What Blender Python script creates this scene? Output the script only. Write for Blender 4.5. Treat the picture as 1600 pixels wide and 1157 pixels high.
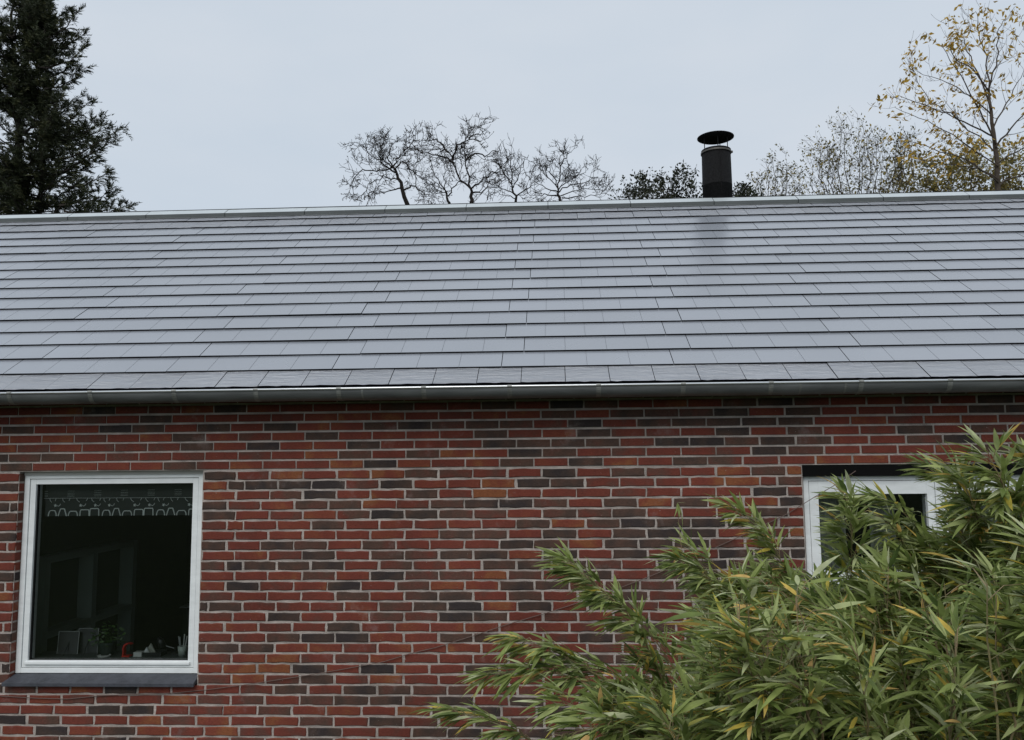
import bpy, math, random
import numpy as np
from mathutils import Vector, Matrix, noise
random.seed(7); np.random.seed(7)
R = math.radians
for o in list(bpy.data.objects): bpy.data.objects.remove(o)
sc = bpy.context.scene
col = sc.collection

# ------------------------------------------------------------------ camera, sky, sun, exposure
ZC = 2.45                                   # height of the eye above the lawn
CAM = Vector((0, -5.93, ZC))
F = 1321.5                                  # focal length in pixels of a 1600 px wide picture
ROT = ((0.99873928, 0.04927431, -0.0095856), (0.01471058, -0.10472362, 0.99439256), (-0.04799417, 0.99327992, 0.10531645))
r_, u_, f_ = [Vector(v).normalized() for v in ROT]
cd = bpy.data.cameras.new('camera'); cam = bpy.data.objects.new('camera', cd); col.objects.link(cam)
m = Matrix((r_, u_, -f_)).transposed().to_4x4(); m.translation = CAM
cam.matrix_world = m
cd.sensor_width = 36; cd.lens = F / 1600 * 36; cd.clip_start = 0.05; cd.clip_end = 2000
sc.camera = cam

w = bpy.data.worlds.new('World'); sc.world = w; w.use_nodes = True
nt = w.node_tree; N = nt.nodes; L = nt.links
N.clear()
SUN_EL, SUN_ROT = 46, 192
sky = N.new('ShaderNodeTexSky'); sky.sky_type = 'NISHITA'; sky.sun_disc = False
sky.sun_elevation = R(SUN_EL); sky.sun_rotation = R(SUN_ROT)
tc = N.new('ShaderNodeTexCoord'); mp = N.new('ShaderNodeMapping'); mp.inputs['Scale'].default_value = (1.0, 1.0, 2.6)
cn = N.new('ShaderNodeTexNoise'); cn.inputs['Scale'].default_value = 2.3; cn.inputs['Detail'].default_value = 5; cn.inputs['Roughness'].default_value = 0.5
cr = N.new('ShaderNodeValToRGB')            # the overcast cloud sheet: thinner (bluer) and thicker (whiter) areas
cr.color_ramp.elements[0].position = 0.33; cr.color_ramp.elements[0].color = (0.560, 0.638, 0.728, 1)
cr.color_ramp.elements[1].position = 0.68; cr.color_ramp.elements[1].color = (0.635, 0.690, 0.760, 1)
sc_ = N.new('ShaderNodeVectorMath'); sc_.operation = 'SCALE'; sc_.inputs['Scale'].default_value = 10.3
mx = N.new('ShaderNodeMixRGB'); mx.inputs['Fac'].default_value = 0.965
bg = N.new('ShaderNodeBackground'); bg.inputs['Strength'].default_value = 0.1
wo = N.new('ShaderNodeOutputWorld')
L.new(tc.outputs['Generated'], mp.inputs['Vector']); L.new(mp.outputs[0], cn.inputs['Vector'])
L.new(cn.outputs['Fac'], cr.inputs['Fac']); L.new(cr.outputs['Color'], sc_.inputs[0])
L.new(sky.outputs['Color'], mx.inputs['Color1']); L.new(sc_.outputs[0], mx.inputs['Color2'])
L.new(mx.outputs[0], bg.inputs['Color']); L.new(bg.outputs[0], wo.inputs['Surface'])

sd = bpy.data.lights.new('sun', 'SUN'); sd.energy = 1.5; sd.angle = R(45); sd.color = (1, 0.97, 0.93)
sun = bpy.data.objects.new('sun', sd); col.objects.link(sun)
sa = R(SUN_ROT); se = R(SUN_EL)
sdir = Vector((math.sin(sa) * math.cos(se), math.cos(sa) * math.cos(se), math.sin(se)))
sun.rotation_euler = sdir.to_track_quat('Z', 'Y').to_euler()
sc.view_settings.view_transform = 'Standard'; sc.view_settings.look = 'None'
sc.view_settings.exposure = 0; sc.view_settings.gamma = 1

def at(px, py, dist):
    """point seen at pixel px,py of the 1600x1157 photograph, dist metres in front of the eye (measured along y)"""
    v = r_ * ((px - 800) / F) - u_ * ((py - 578.5) / F) + f_
    return CAM + v * (dist / v.y)
def aty(px, py, Y): return at(px, py, Y + 5.93)

# ------------------------------------------------------------------ helpers
class MB:
    def __init__(s): s.v = []; s.f = []; s.t = []; s.m = []
    def add(s, vs, fs, tone=0.0, mi=0):
        n = len(s.v); s.v.extend([tuple(v) for v in vs])
        for f in fs: s.f.append(tuple(i + n for i in f)); s.t.append(tone); s.m.append(mi)
    def box(s, x0, x1, y0, y1, z0, z1, tone=0, mi=0):
        s.add([(x0,y0,z0),(x1,y0,z0),(x1,y1,z0),(x0,y1,z0),(x0,y0,z1),(x1,y0,z1),(x1,y1,z1),(x0,y1,z1)],
              [(0,3,2,1),(4,5,6,7),(0,1,5,4),(1,2,6,5),(2,3,7,6),(3,0,4,7)], tone, mi)
    def tube(s, pts, rad, n=4, tone=0, caps=True, mi=0):
        pts = [Vector(p) for p in pts]; k = len(pts)
        if isinstance(rad, (int, float)): rad = [rad] * k
        vs = []
        d = (pts[1] - pts[0]).normalized()
        a = d.orthogonal().normalized()
        for i, p in enumerate(pts):
            if i: d = (pts[min(i + 1, k - 1)] - pts[i - 1])
            d = d.normalized() if d.length > 1e-9 else Vector((0,0,1))
            a = (a - d * a.dot(d)); a = a.normalized() if a.length > 1e-6 else d.orthogonal().normalized()
            b = d.cross(a)
            for j in range(n):
                t = 2 * math.pi * j / n
                vs.append(p + (a * math.cos(t) + b * math.sin(t)) * rad[i])
        fs = []
        for i in range(k - 1):
            for j in range(n):
                j2 = (j + 1) % n
                fs.append((i*n + j, i*n + j2, (i+1)*n + j2, (i+1)*n + j))
        if caps: fs.append(tuple(range(n - 1, -1, -1))); fs.append(tuple(range((k-1)*n, k*n)))
        s.add(vs, fs, tone, mi)
    def lathe(s, prof, cx, cy, n=24, tone=0, mi=0):
        vs = []; fs = []
        for (r, z) in prof:
            for j in range(n):
                t = 2*math.pi*j/n; vs.append((cx + r*math.cos(t), cy + r*math.sin(t), z))
        for i in range(len(prof)-1):
            for j in range(n):
                j2 = (j+1) % n; fs.append((i*n+j, i*n+j2, (i+1)*n+j2, (i+1)*n+j))
        s.add(vs, fs, tone, mi)
    def mesh(s, name, mats, smooth=False, bevel=None):
        me = bpy.data.meshes.new(name); me.from_pydata(s.v, [], s.f)
        if not isinstance(mats, (list, tuple)): mats = [mats]
        for mm in mats: me.materials.append(mm)
        at_ = me.attributes.new('tone', 'FLOAT', 'FACE'); at_.data.foreach_set('value', s.t)
        if len(mats) > 1: me.polygons.foreach_set('material_index', s.m)
        if smooth: me.polygons.foreach_set('use_smooth', [True] * len(me.polygons))
        me.update()
        return me
    def build(s, name, mats, parent=None, smooth=False, bevel=0):
        return link(name, s.mesh(name, mats, smooth), parent, bevel)
def link(name, me, parent=None, bevel=0):
    o = bpy.data.objects.new(name, me); col.objects.link(o)
    if parent: o.parent = parent
    if bevel:
        b = o.modifiers.new('bevel', 'BEVEL'); b.width = bevel; b.segments = 2; b.limit_method = 'ANGLE'
    return o
def tag(o, label=None, cat=None, group=None, kind=None):
    if label: o['label'] = label
    if cat: o['category'] = cat
    if group: o['group'] = group
    if kind: o['kind'] = kind
    return o
def empty(name, loc=(0,0,0)):
    o = bpy.data.objects.new(name, None); col.objects.link(o); o.location = loc; return o

def mat(name, base=(0.5,0.5,0.5), rough=0.6, spec=0.5, metal=0.0, noise_amt=0.0, noise_scale=8, bump=0.0, bump_scale=60, stretch=(1,1,1), ior=1.5):
    m = bpy.data.materials.new(name); m.use_nodes = True; t = m.node_tree; p = t.nodes['Principled BSDF']
    p.inputs['Roughness'].default_value = rough; p.inputs['Specular IOR Level'].default_value = spec
    p.inputs['Metallic'].default_value = metal; p.inputs['IOR'].default_value = ior
    p.inputs['Base Color'].default_value = (*base, 1)
    co = t.nodes.new('ShaderNodeTexCoord'); mpn = t.nodes.new('ShaderNodeMapping'); mpn.inputs['Scale'].default_value = stretch
    t.links.new(co.outputs['Object'], mpn.inputs['Vector'])
    m['map'] = mpn.name
    if noise_amt:
        n = t.nodes.new('ShaderNodeTexNoise'); n.inputs['Scale'].default_value = noise_scale; n.inputs['Detail'].default_value = 6; n.inputs['Roughness'].default_value = 0.6
        t.links.new(mpn.outputs[0], n.inputs['Vector'])
        mr = t.nodes.new('ShaderNodeMapRange'); mr.inputs['From Min'].default_value = 0.3; mr.inputs['From Max'].default_value = 0.7
        mr.inputs['To Min'].default_value = 1 - noise_amt; mr.inputs['To Max'].default_value = 1 + noise_amt
        t.links.new(n.outputs['Fac'], mr.inputs['Value'])
        vm = t.nodes.new('ShaderNodeVectorMath'); vm.operation = 'SCALE'; vm.inputs[0].default_value = base
        t.links.new(mr.outputs[0], vm.inputs['Scale']); t.links.new(vm.outputs[0], p.inputs['Base Color'])
    if bump:
        n = t.nodes.new('ShaderNodeTexNoise'); n.inputs['Scale'].default_value = bump_scale; n.inputs['Detail'].default_value = 5
        t.links.new(mpn.outputs[0], n.inputs['Vector'])
        b = t.nodes.new('ShaderNodeBump'); b.inputs['Strength'].default_value = bump; b.inputs['Distance'].default_value = 0.01
        t.links.new(n.outputs['Fac'], b.inputs['Height']); t.links.new(b.outputs[0], p.inputs['Normal'])
    return m
def nodes(m): return m.node_tree.nodes, m.node_tree.links, m.node_tree.nodes['Principled BSDF']
def ramp(N, stops, interp='LINEAR'):
    r = N.new('ShaderNodeValToRGB'); r.color_ramp.interpolation = interp
    e = r.color_ramp.elements
    while len(e) < len(stops): e.new(0.5)
    for i, (p, c) in enumerate(stops): e[i].position = p; e[i].color = (*c, 1)
    return r

# ------------------------------------------------------------------ materials
def brick_material(name, kind):
    m = bpy.data.materials.new(name); m.use_nodes = True; N, L, p = nodes(m)
    a = N.new('ShaderNodeAttribute'); a.attribute_name = 'tone'; a.attribute_type = kind
    rp = ramp(N, [(0.0, (0.046,0.037,0.036)), (0.12, (0.064,0.046,0.039)), (0.30, (0.096,0.057,0.044)), (0.44, (0.118,0.053,0.041)), (0.56, (0.146,0.045,0.033)),
                  (0.75, (0.170,0.047,0.034)), (0.90, (0.184,0.055,0.034)), (1.0, (0.215,0.080,0.038))])
    geo = N.new('ShaderNodeNewGeometry')
    # burn marks that wander along the face
    n1 = N.new('ShaderNodeTexNoise'); n1.inputs['Scale'].default_value = 6.5; n1.inputs['Detail'].default_value = 3
    L.new(geo.outputs['Position'], n1.inputs['Vector'])
    mr = N.new('ShaderNodeMapRange'); mr.inputs['From Min'].default_value = 0.3; mr.inputs['From Max'].default_value = 0.7
    mr.inputs['To Min'].default_value = -0.20; mr.inputs['To Max'].default_value = 0.20
    L.new(n1.outputs['Fac'], mr.inputs['Value'])
    ad = N.new('ShaderNodeMath'); ad.operation = 'ADD'; ad.use_clamp = True
    L.new(a.outputs['Fac'], ad.inputs[0]); L.new(mr.outputs[0], ad.inputs[1]); L.new(ad.outputs[0], rp.inputs['Fac'])
    # fine grain
    mp1 = N.new('ShaderNodeMapping'); mp1.inputs['Scale'].default_value = (1, 1, 3.2); L.new(geo.outputs['Position'], mp1.inputs['Vector'])
    n2 = N.new('ShaderNodeTexNoise'); n2.inputs['Scale'].default_value = 55; n2.inputs['Detail'].default_value = 8; n2.inputs['Roughness'].default_value = 0.7
    L.new(mp1.outputs[0], n2.inputs['Vector'])
    g = N.new('ShaderNodeMapRange'); g.inputs['From Min'].default_value = 0.3; g.inputs['From Max'].default_value = 0.7; g.inputs['To Min'].default_value = 0.68; g.inputs['To Max'].default_value = 1.34
    L.new(n2.outputs['Fac'], g.inputs['Value'])
    n5 = N.new('ShaderNodeTexNoise'); n5.inputs['Scale'].default_value = 1.1; n5.inputs['Detail'].default_value = 5; L.new(geo.outputs['Position'], n5.inputs['Vector'])
    g5 = N.new('ShaderNodeMapRange'); g5.inputs['From Min'].default_value = 0.3; g5.inputs['From Max'].default_value = 0.7; g5.inputs['To Min'].default_value = 0.80; g5.inputs['To Max'].default_value = 1.18
    L.new(n5.outputs['Fac'], g5.inputs['Value']); gg = N.new('ShaderNodeMath'); gg.operation = 'MULTIPLY'; L.new(g.outputs[0], gg.inputs[0]); L.new(g5.outputs[0], gg.inputs[1])
    vm = N.new('ShaderNodeVectorMath'); vm.operation = 'SCALE'; L.new(rp.outputs['Color'], vm.inputs[0]); L.new(gg.outputs[0], vm.inputs['Scale'])
    # whitish bloom and mortar smears
    n3 = N.new('ShaderNodeTexNoise'); n3.inputs['Scale'].default_value = 3.3; n3.inputs['Detail'].default_value = 9; n3.inputs['Roughness'].default_value = 0.72
    L.new(geo.outputs['Position'], n3.inputs['Vector'])
    b = N.new('ShaderNodeMapRange'); b.inputs['From Min'].default_value = 0.58; b.inputs['From Max'].default_value = 0.80; b.inputs['To Max'].default_value = 0.55
    L.new(n3.outputs['Fac'], b.inputs['Value'])
    mxx = N.new('ShaderNodeMixRGB'); L.new(b.outputs[0], mxx.inputs['Fac']); L.new(vm.outputs[0], mxx.inputs['Color1']); mxx.inputs['Color2'].default_value = (0.34, 0.29, 0.28, 1)
    # specks of mortar
    n4 = N.new('ShaderNodeTexNoise'); n4.inputs['Scale'].default_value = 70; n4.inputs['Detail'].default_value = 2; L.new(geo.outputs['Position'], n4.inputs['Vector'])
    s = N.new('ShaderNodeMapRange'); s.inputs['From Min'].default_value = 0.735; s.inputs['From Max'].default_value = 0.77; s.inputs['To Max'].default_value = 0.8
    L.new(n4.outputs['Fac'], s.inputs['Value'])
    mx2 = N.new('ShaderNodeMixRGB'); L.new(s.outputs[0], mx2.inputs['Fac']); L.new(mxx.outputs[0], mx2.inputs['Color1']); mx2.inputs['Color2'].default_value = (0.42, 0.38, 0.35, 1)
    L.new(mx2.outputs[0], p.inputs['Base Color']); p.inputs['Roughness'].default_value = 0.95; p.inputs['Specular IOR Level'].default_value = 0.08
    bp = N.new('ShaderNodeBump'); bp.inputs['Strength'].default_value = 0.6; bp.inputs['Distance'].default_value = 0.006
    L.new(n2.outputs['Fac'], bp.inputs['Height']); L.new(bp.outputs[0], p.inputs['Normal'])
    return m
M_brick = brick_material('brick', 'OBJECT'); M_brick_stuff = brick_material('brick_joined', 'GEOMETRY')
M_mortar = mat('mortar', (0.41, 0.36, 0.325), 0.95, 0.05, noise_amt=0.34, noise_scale=7, bump=0.8, bump_scale=120)
M_caulk = mat('caulk', (0.55, 0.53, 0.5), 0.8)
def slate_mat(name, base, rough, bump, bscale, stretch, ior):
    m = bpy.data.materials.new(name); m.use_nodes = True; N, L, p = nodes(m)
    geo = N.new('ShaderNodeNewGeometry')
    oi = N.new('ShaderNodeObjectInfo')
    mp1 = N.new('ShaderNodeMapping'); mp1.inputs['Scale'].default_value = stretch; L.new(geo.outputs['Position'], mp1.inputs['Vector'])
    n2 = N.new('ShaderNodeTexNoise'); n2.inputs['Scale'].default_value = bscale; n2.inputs['Detail'].default_value = 6 if bump > .5 else 0; n2.inputs['Roughness'].default_value = 0.6; n2.inputs['Distortion'].default_value = 0.6 if bump > .5 else 0
    L.new(mp1.outputs[0], n2.inputs['Vector'])
    n3 = N.new('ShaderNodeTexNoise'); n3.inputs['Scale'].default_value = 0.9; n3.inputs['Detail'].default_value = 4; L.new(geo.outputs['Position'], n3.inputs['Vector'])
    a = N.new('ShaderNodeMath'); a.operation = 'MULTIPLY_ADD'; a.inputs[1].default_value = 0.14; a.inputs[2].default_value = 0.76; L.new(oi.outputs['Random'], a.inputs[0])
    b = N.new('ShaderNodeMath'); b.operation = 'MULTIPLY_ADD'; b.inputs[1].default_value = 0.36; L.new(n3.outputs['Fac'], b.inputs[0]); L.new(a.outputs[0], b.inputs[2])
    vm = N.new('ShaderNodeVectorMath'); vm.operation = 'SCALE'; vm.inputs[0].default_value = base; L.new(b.outputs[0], vm.inputs['Scale']); L.new(vm.outputs[0], p.inputs['Base Color'])
    rr = N.new('ShaderNodeMath'); rr.operation = 'MULTIPLY_ADD'; rr.inputs[1].default_value = 0.10; rr.inputs[2].default_value = rough - 0.05; L.new(n3.outputs['Fac'], rr.inputs[0]); L.new(rr.outputs[0], p.inputs['Roughness'])
    p.inputs['IOR'].default_value = ior
    bp = N.new('ShaderNodeBump'); bp.inputs['Strength'].default_value = bump; bp.inputs['Distance'].default_value = 0.004 if bump < .5 else 0.05
    L.new(n2.outputs['Fac'], bp.inputs['Height']); L.new(bp.outputs[0], p.inputs['Normal'])
    return m
M_solar = slate_mat('solar_slate_face', (0.240, 0.256, 0.286), 0.27, 0.03, 3, (1,1,1), 2.7)
M_slate = slate_mat('natural_slate', (0.245, 0.258, 0.285), 0.33, 0.7, 5, (1, 6, 6), 2.45)
M_edge = mat('dark_edge', (0.006, 0.006, 0.008), 0.9, 0.05)
M_under = mat('roof_underlay', (0.01, 0.01, 0.011), 0.9, 0.1)
M_zinc = mat('zinc', (0.46, 0.48, 0.48), 0.42, 0.5, metal=0.55, noise_amt=0.10, noise_scale=5, bump=0.05, bump_scale=5)
M_ridge = mat('ridge_aluminium', (0.60, 0.64, 0.645), 0.45, 0.5, metal=0.5, noise_amt=0.06, noise_scale=3, bump=0.08, bump_scale=3)
M_ridge2 = mat('ridge_fold_shaded', (0.13, 0.14, 0.14), 0.6, 0.3, noise_amt=0.15, noise_scale=3)  # same ridge metal; shade on the fold put into a darker colour
M_gutter = mat('weathered_zinc', (0.158, 0.164, 0.166), 0.45, 0.5, metal=0.35, noise_amt=0.28, noise_scale=6, bump=0.06, bump_scale=9, stretch=(0.5,1,3))
M_gutbead = mat('highlit_bead_zinc', (0.72, 0.73, 0.73), 0.28, 0.6, metal=0.8)  # highlight along the gutter lip put into a paler colour
M_white = mat('white_paint', (0.79, 0.815, 0.81), 0.45, 0.4, noise_amt=0.08, noise_scale=7, bump=0.05, bump_scale=30, stretch=(1,1,3))
M_gasket = mat('black_gasket', (0.01,0.01,0.01), 0.6)
M_sill = mat('slate_sill', (0.062, 0.066, 0.078), 0.5, 0.3, noise_amt=0.25, noise_scale=14, bump=0.25, bump_scale=50)
M_black = mat('black_strip', (0.006,0.006,0.006), 0.9, 0.1)
M_pipe = mat('black_textured_steel', (0.010,0.010,0.0105), 0.8, 0.12, noise_amt=0.6, noise_scale=60, bump=0.7, bump_scale=140)
M_steel = mat('steel_clamp', (0.10,0.095,0.085), 0.5, 0.4, metal=0.6)
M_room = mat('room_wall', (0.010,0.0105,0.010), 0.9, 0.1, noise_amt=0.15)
M_bark = mat('bark', (0.040,0.034,0.030), 0.9, 0.2, noise_amt=0.35, noise_scale=9, bump=0.5, bump_scale=25)
M_twig = mat('dark_twig_bark', (0.026,0.022,0.020), 0.9, 0.1, noise_amt=0.3, noise_scale=9)
M_bark2 = mat('brown_bark', (0.075,0.060,0.048), 0.9, 0.2, noise_amt=0.3, noise_scale=9)
def glass_mat():
    m = bpy.data.materials.new('window_glass'); m.use_nodes = True; t = m.node_tree; N, L = t.nodes, t.links
    N.clear(); o = N.new('ShaderNodeOutputMaterial'); tr = N.new('ShaderNodeBsdfTransparent'); tr.inputs['Color'].default_value = (0.86, 0.89, 0.88, 1)
    gl = N.new('ShaderNodeBsdfGlossy'); gl.inputs['Roughness'].default_value = 0.01
    fr = N.new('ShaderNodeFresnel'); fr.inputs['IOR'].default_value = 1.5
    geo = N.new('ShaderNodeNewGeometry'); n = N.new('ShaderNodeTexNoise'); n.inputs['Scale'].default_value = 1.5; L.new(geo.outputs['Position'], n.inputs['Vector'])
    b = N.new('ShaderNodeBump'); b.inputs['Strength'].default_value = 0.04; b.inputs['Distance'].default_value = 0.02; L.new(n.outputs['Fac'], b.inputs['Height']); L.new(b.outputs[0], gl.inputs['Normal'])
    mx = N.new('ShaderNodeMixShader'); L.new(fr.outputs[0], mx.inputs[0]); L.new(tr.outputs[0], mx.inputs[1]); L.new(gl.outputs[0], mx.inputs[2]); L.new(mx.outputs[0], o.inputs['Surface'])
    return m
M_glass = glass_mat()
def leaf_mat(name, stops, rough=0.5, spec=0.4, trans=0.25, kind='GEOMETRY'):
    m = bpy.data.materials.new(name); m.use_nodes = True; N, L, p = nodes(m)
    a = N.new('ShaderNodeAttribute'); a.attribute_name = 'tone'; a.attribute_type = kind
    rp = ramp(N, stops); L.new(a.outputs['Fac'], rp.inputs['Fac'])
    geo = N.new('ShaderNodeNewGeometry'); n = N.new('ShaderNodeTexNoise'); n.inputs['Scale'].default_value = 25; L.new(geo.outputs['Position'], n.inputs['Vector'])
    g = N.new('ShaderNodeMapRange'); g.inputs['From Min'].default_value = 0.3; g.inputs['From Max'].default_value = 0.7; g.inputs['To Min'].default_value = 0.75; g.inputs['To Max'].default_value = 1.25
    L.new(n.outputs['Fac'], g.inputs['Value'])
    vm = N.new('ShaderNodeVectorMath'); vm.operation = 'SCALE'; L.new(rp.outputs['Color'], vm.inputs[0]); L.new(g.outputs[0], vm.inputs['Scale'])
    L.new(vm.outputs[0], p.inputs['Base Color']); p.inputs['Roughness'].default_value = rough; p.inputs['Specular IOR Level'].default_value = spec
    if trans:
        tl = N.new('ShaderNodeBsdfTranslucent'); L.new(vm.outputs[0], tl.inputs['Color'])
        mx = N.new('ShaderNodeMixShader'); mx.inputs[0].default_value = trans
        out = N['Material Output']; L.new(p.outputs[0], mx.inputs[1]); L.new(tl.outputs[0], mx.inputs[2]); L.new(mx.outputs[0], out.inputs['Surface'])
    return m

# ------------------------------------------------------------------ ground
gm = mat('lawn_grass', (0.034, 0.046, 0.018), 0.95, 0.1, noise_amt=0.4, noise_scale=3, bump=0.8, bump_scale=40)
g = MB(); n = 24
for i in range(n + 1):
    for j in range(n + 1):
        x = (i / n - .5) * 2; y = (j / n - .5) * 2
        X = math.copysign(abs(x) ** 2.2 * 600, x); Y = math.copysign(abs(y) ** 2.2 * 600, y)
        g.v.append((X, Y, 0))
for i in range(n):
    for j in range(n):
        a = i * (n + 1) + j; g.f.append((a, a + n + 1, a + n + 2, a + 1)); g.t.append(0); g.m.append(0)
tag(g.build('lawn', gm), 'dark green lawn around the brick house', None, None, 'structure')

# ------------------------------------------------------------------ the house
HX0, HX1 = -8.4, 7.2
house = tag(empty('brick_house', (0, 0, 0)), 'long single storey house of red and brown brick under a grey slate roof', 'house')

# window openings (x0, x1, z0, z1)
W1 = (-3.835, -2.490, ZC - 1.465, ZC - 0.054)
W2 = (1.700, 3.62, ZC - 0.885, ZC - 0.056)
WTOP = ZC + 0.60
wl = MB()
MY0, MY1 = 0.007, 0.11
for (x0, x1, z0, z1) in ((HX0, W1[0], 0, WTOP), (W1[1], W2[0], 0, WTOP), (W2[1], HX1, 0, WTOP),
                         (W1[0], W1[1], 0, W1[2] - .07), (W1[0], W1[1], W1[3], WTOP), (W2[0], W2[1], 0, W2[2] - .045), (W2[0], W2[1], W2[3], WTOP)):
    wl.box(x0, x1, MY0, MY1, z0, z1)
# side and rear walls of the same shell
wl.box(HX0, HX0 + 0.1, MY1, 7.0, 0, WTOP); wl.box(HX1 - 0.1, HX1, MY1, 7.0, 0, WTOP); wl.box(HX0 + 0.1, HX1 - 0.1, 6.9, 7.0, 0, WTOP)
wall = wl.build('wall', M_mortar, house)

# bricks
def brick_shape(mb, cx, cz, L_, H_, rough, seed, tone, y=0.0, depth=0.03, origin=None):
    rnd = random.Random(seed)
    hx, hz = L_ / 2, H_ / 2
    if rough:
        pts = []
        for t in (-1, -.5, .0, .5): pts.append((t * hx + (rnd.uniform(-.006,.006) if abs(t) < .9 else 0), -hz))
        for t in (-1, ): pts.append((hx, t * hz))
        pts2 = pts + [(hx, rnd.uniform(-.25,.25) * hz)]
        for t in (1, .5, .0, -.5, -1): pts2.append((t * hx, hz))
        pts2.append((-hx, rnd.uniform(-.25,.25) * hz))
        # slight sag / crown of a moulded brick plus ragged arris
        bow = rnd.uniform(-.0015, .0025); out = []
        for (x, z) in pts2:
            z += bow * (1 - (x / hx) ** 2) + x * tilt_(rnd)
            out.append((x + rnd.uniform(-.003, .003), z + rnd.uniform(-.0030, .0030)))
        c = .0045
    else:
        out = [(-hx, -hz), (hx, -hz), (hx, hz), (-hx, hz)]; c = .0012
        out = [(x + rnd.uniform(-.0012,.0012), z + rnd.uniform(-.0012,.0012)) for x, z in out]
    k = len(out)
    inner = [(x * (1 - c / hx), z * (1 - c / hz)) for x, z in out]
    dy = rnd.uniform(-.0018, .0018)
    vs = [(cx + x, y + dy, cz + z) for x, z in inner] + [(cx + x, y + dy + c, cz + z) for x, z in out] + [(cx + x, y + depth, cz + z) for x, z in out]
    fs = [tuple(range(k))]
    for i in range(k):
        j = (i + 1) % k
        fs.append((i, k + i, k + j, j)); fs.append((k + i, 2*k + i, 2*k + j, k + j))
    fs = [f if n_ == 0 else f[::-1] for n_, f in enumerate(fs)]
    mb.add(vs, fs, tone)
_t = {}
def tilt_(rnd):
    k = id(rnd)
    if k not in _t: _t.clear(); _t[k] = rnd.uniform(-.008, .008)
    return _t[k]
def tone_(rnd, red=0.5):
    u = rnd.random()
    if u < 0.06: return rnd.uniform(0.0, 0.12)
    if u < 0.06 + (1 - red) * 0.66: return rnd.uniform(0.12, 0.42)
    if u > 0.97: return rnd.uniform(0.92, 1.0)
    return rnd.uniform(0.46, 0.90)
bricks = []      # (cx, cz, L, H, rough, tone)
rb = random.Random(21)
P = 0.24; X1, X2 = W1[1], W2[0]
def run(xa, xb, joint0, pitch, jw, cz, H_, rough, cut=None):
    """bricks from xa to xb; vertical joints at joint0 + k*pitch"""
    k = math.floor((xa - joint0) / pitch); x = xa
    while x < xb - 0.02:
        nx = joint0 + (k + 1) * pitch; k += 1
        if nx - x < 0.05: continue
        if nx > xb - 0.05: nx = xb
        a = x if x == xa else x + jw / 2
        b = nx - jw / 2 if nx < xb else nx
        bricks.append([(a + b) / 2 , cz, b - a, H_, rough, tone_(rb, .62)])
        x = nx
# seven sharp new courses over the windows
UZ = ZC - 0.0206; UP = 0.0667
phU = [0, .25, .5, .25, 0, .22, .48, .2, 0, .25]
XJ = -3.7408
for i in range(9):
    cz = UZ + i * UP
    j0 = XJ + phU[i] * P
    nsp = 21
    brk = j0 + nsp * P                       # beyond this joint the courses were set a little wider
    n0 = len(bricks)
    run(HX0, brk, j0, P, 0.0105, cz, 0.0515, False)
    bricks[-1][2] = brk - 0.008 - (bricks[-1][0] - bricks[-1][2] / 2); bricks[-1][0] = brk - 0.008 - bricks[-1][2] / 2
    run(brk + 0.006, HX1, brk, 0.2475, 0.0155, cz, 0.0515, False)
# old courses
LZ = ZC - 0.1294 + 0.0698 / 2; LP = 0.0698
for n_ in range(1, 37):
    cz = LZ - (n_ - 1) * LP
    if cz < 0.03: break
    ph = {1: 0, 3: 0, 0: .75, 2: .25}[n_ % 4]
    H_ = 0.0555
    ztop = cz + H_ / 2; zbot = cz - H_ / 2
    in1 = W1[2] - 0.066 < cz < W1[3]; in2 = W2[2] - 0.01 < cz < W2[3]
    segs = []
    drift = rb.uniform(-.008, .008)
    if in1: segs.append((HX0, W1[0])); segs.append((W1[1] + 0.002, W2[0] - 0.004 if in2 else HX1))
    else: segs.append((HX0, W2[0] - 0.004 if in2 else HX1))
    if in2: segs.append((W2[1], HX1))
    for xa, xb in segs:
        j0 = X1 + ph * P + (drift if abs(ph) > 0 else 0)
        if in1 and xb == W1[0]: j0 = W1[0] - {1: 0, 3: 0, 0: .25, 2: .75}[n_ % 4] * P
        if abs(xa - X1) < 0.01 and in2:
            # right hand end: half bricks as cut at the window
            if n_ % 4 == 2:
                a = xa; cuts = [xa + .18, xa + .30]
            elif n_ % 4 == 0: cuts = [xa + .18]
            else: cuts = []
            x = xa + (cuts[-1] - xa if cuts else 0)
            prev = xa
            for c in cuts: bricks.append([(prev + c - .0075) / 2 + (.0035 if prev > xa else 0), cz, c - prev - .0125, H_, True, tone_(rb)]); prev = c
            x = prev
            while x + P < xb - 0.10:
                L_ = P - 0.014; bricks.append([x + P / 2 + rb.uniform(-.003,.003), cz, L_ + rb.uniform(-.005, .004), H_, True, tone_(rb)]); x += P
            rem = xb - x
            if rem > 0.26:
                bricks.append([x + rem * .2, cz, rem * .4 - .014, H_, True, tone_(rb)]); bricks.append([x + rem * .7 + .003, cz, rem * .6 - .014, H_, True, tone_(rb)])
            else: bricks.append([x + rem / 2 + .003, cz, rem - .012, H_, True, tone_(rb)])
        else:
            n0 = len(bricks)
            run(xa, xb, j0, P, 0.0145, cz, H_, True)
            for b in bricks[n0:]: b[0] += rb.uniform(-.002,.002); b[2] += rb.uniform(-.005,.002)
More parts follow.
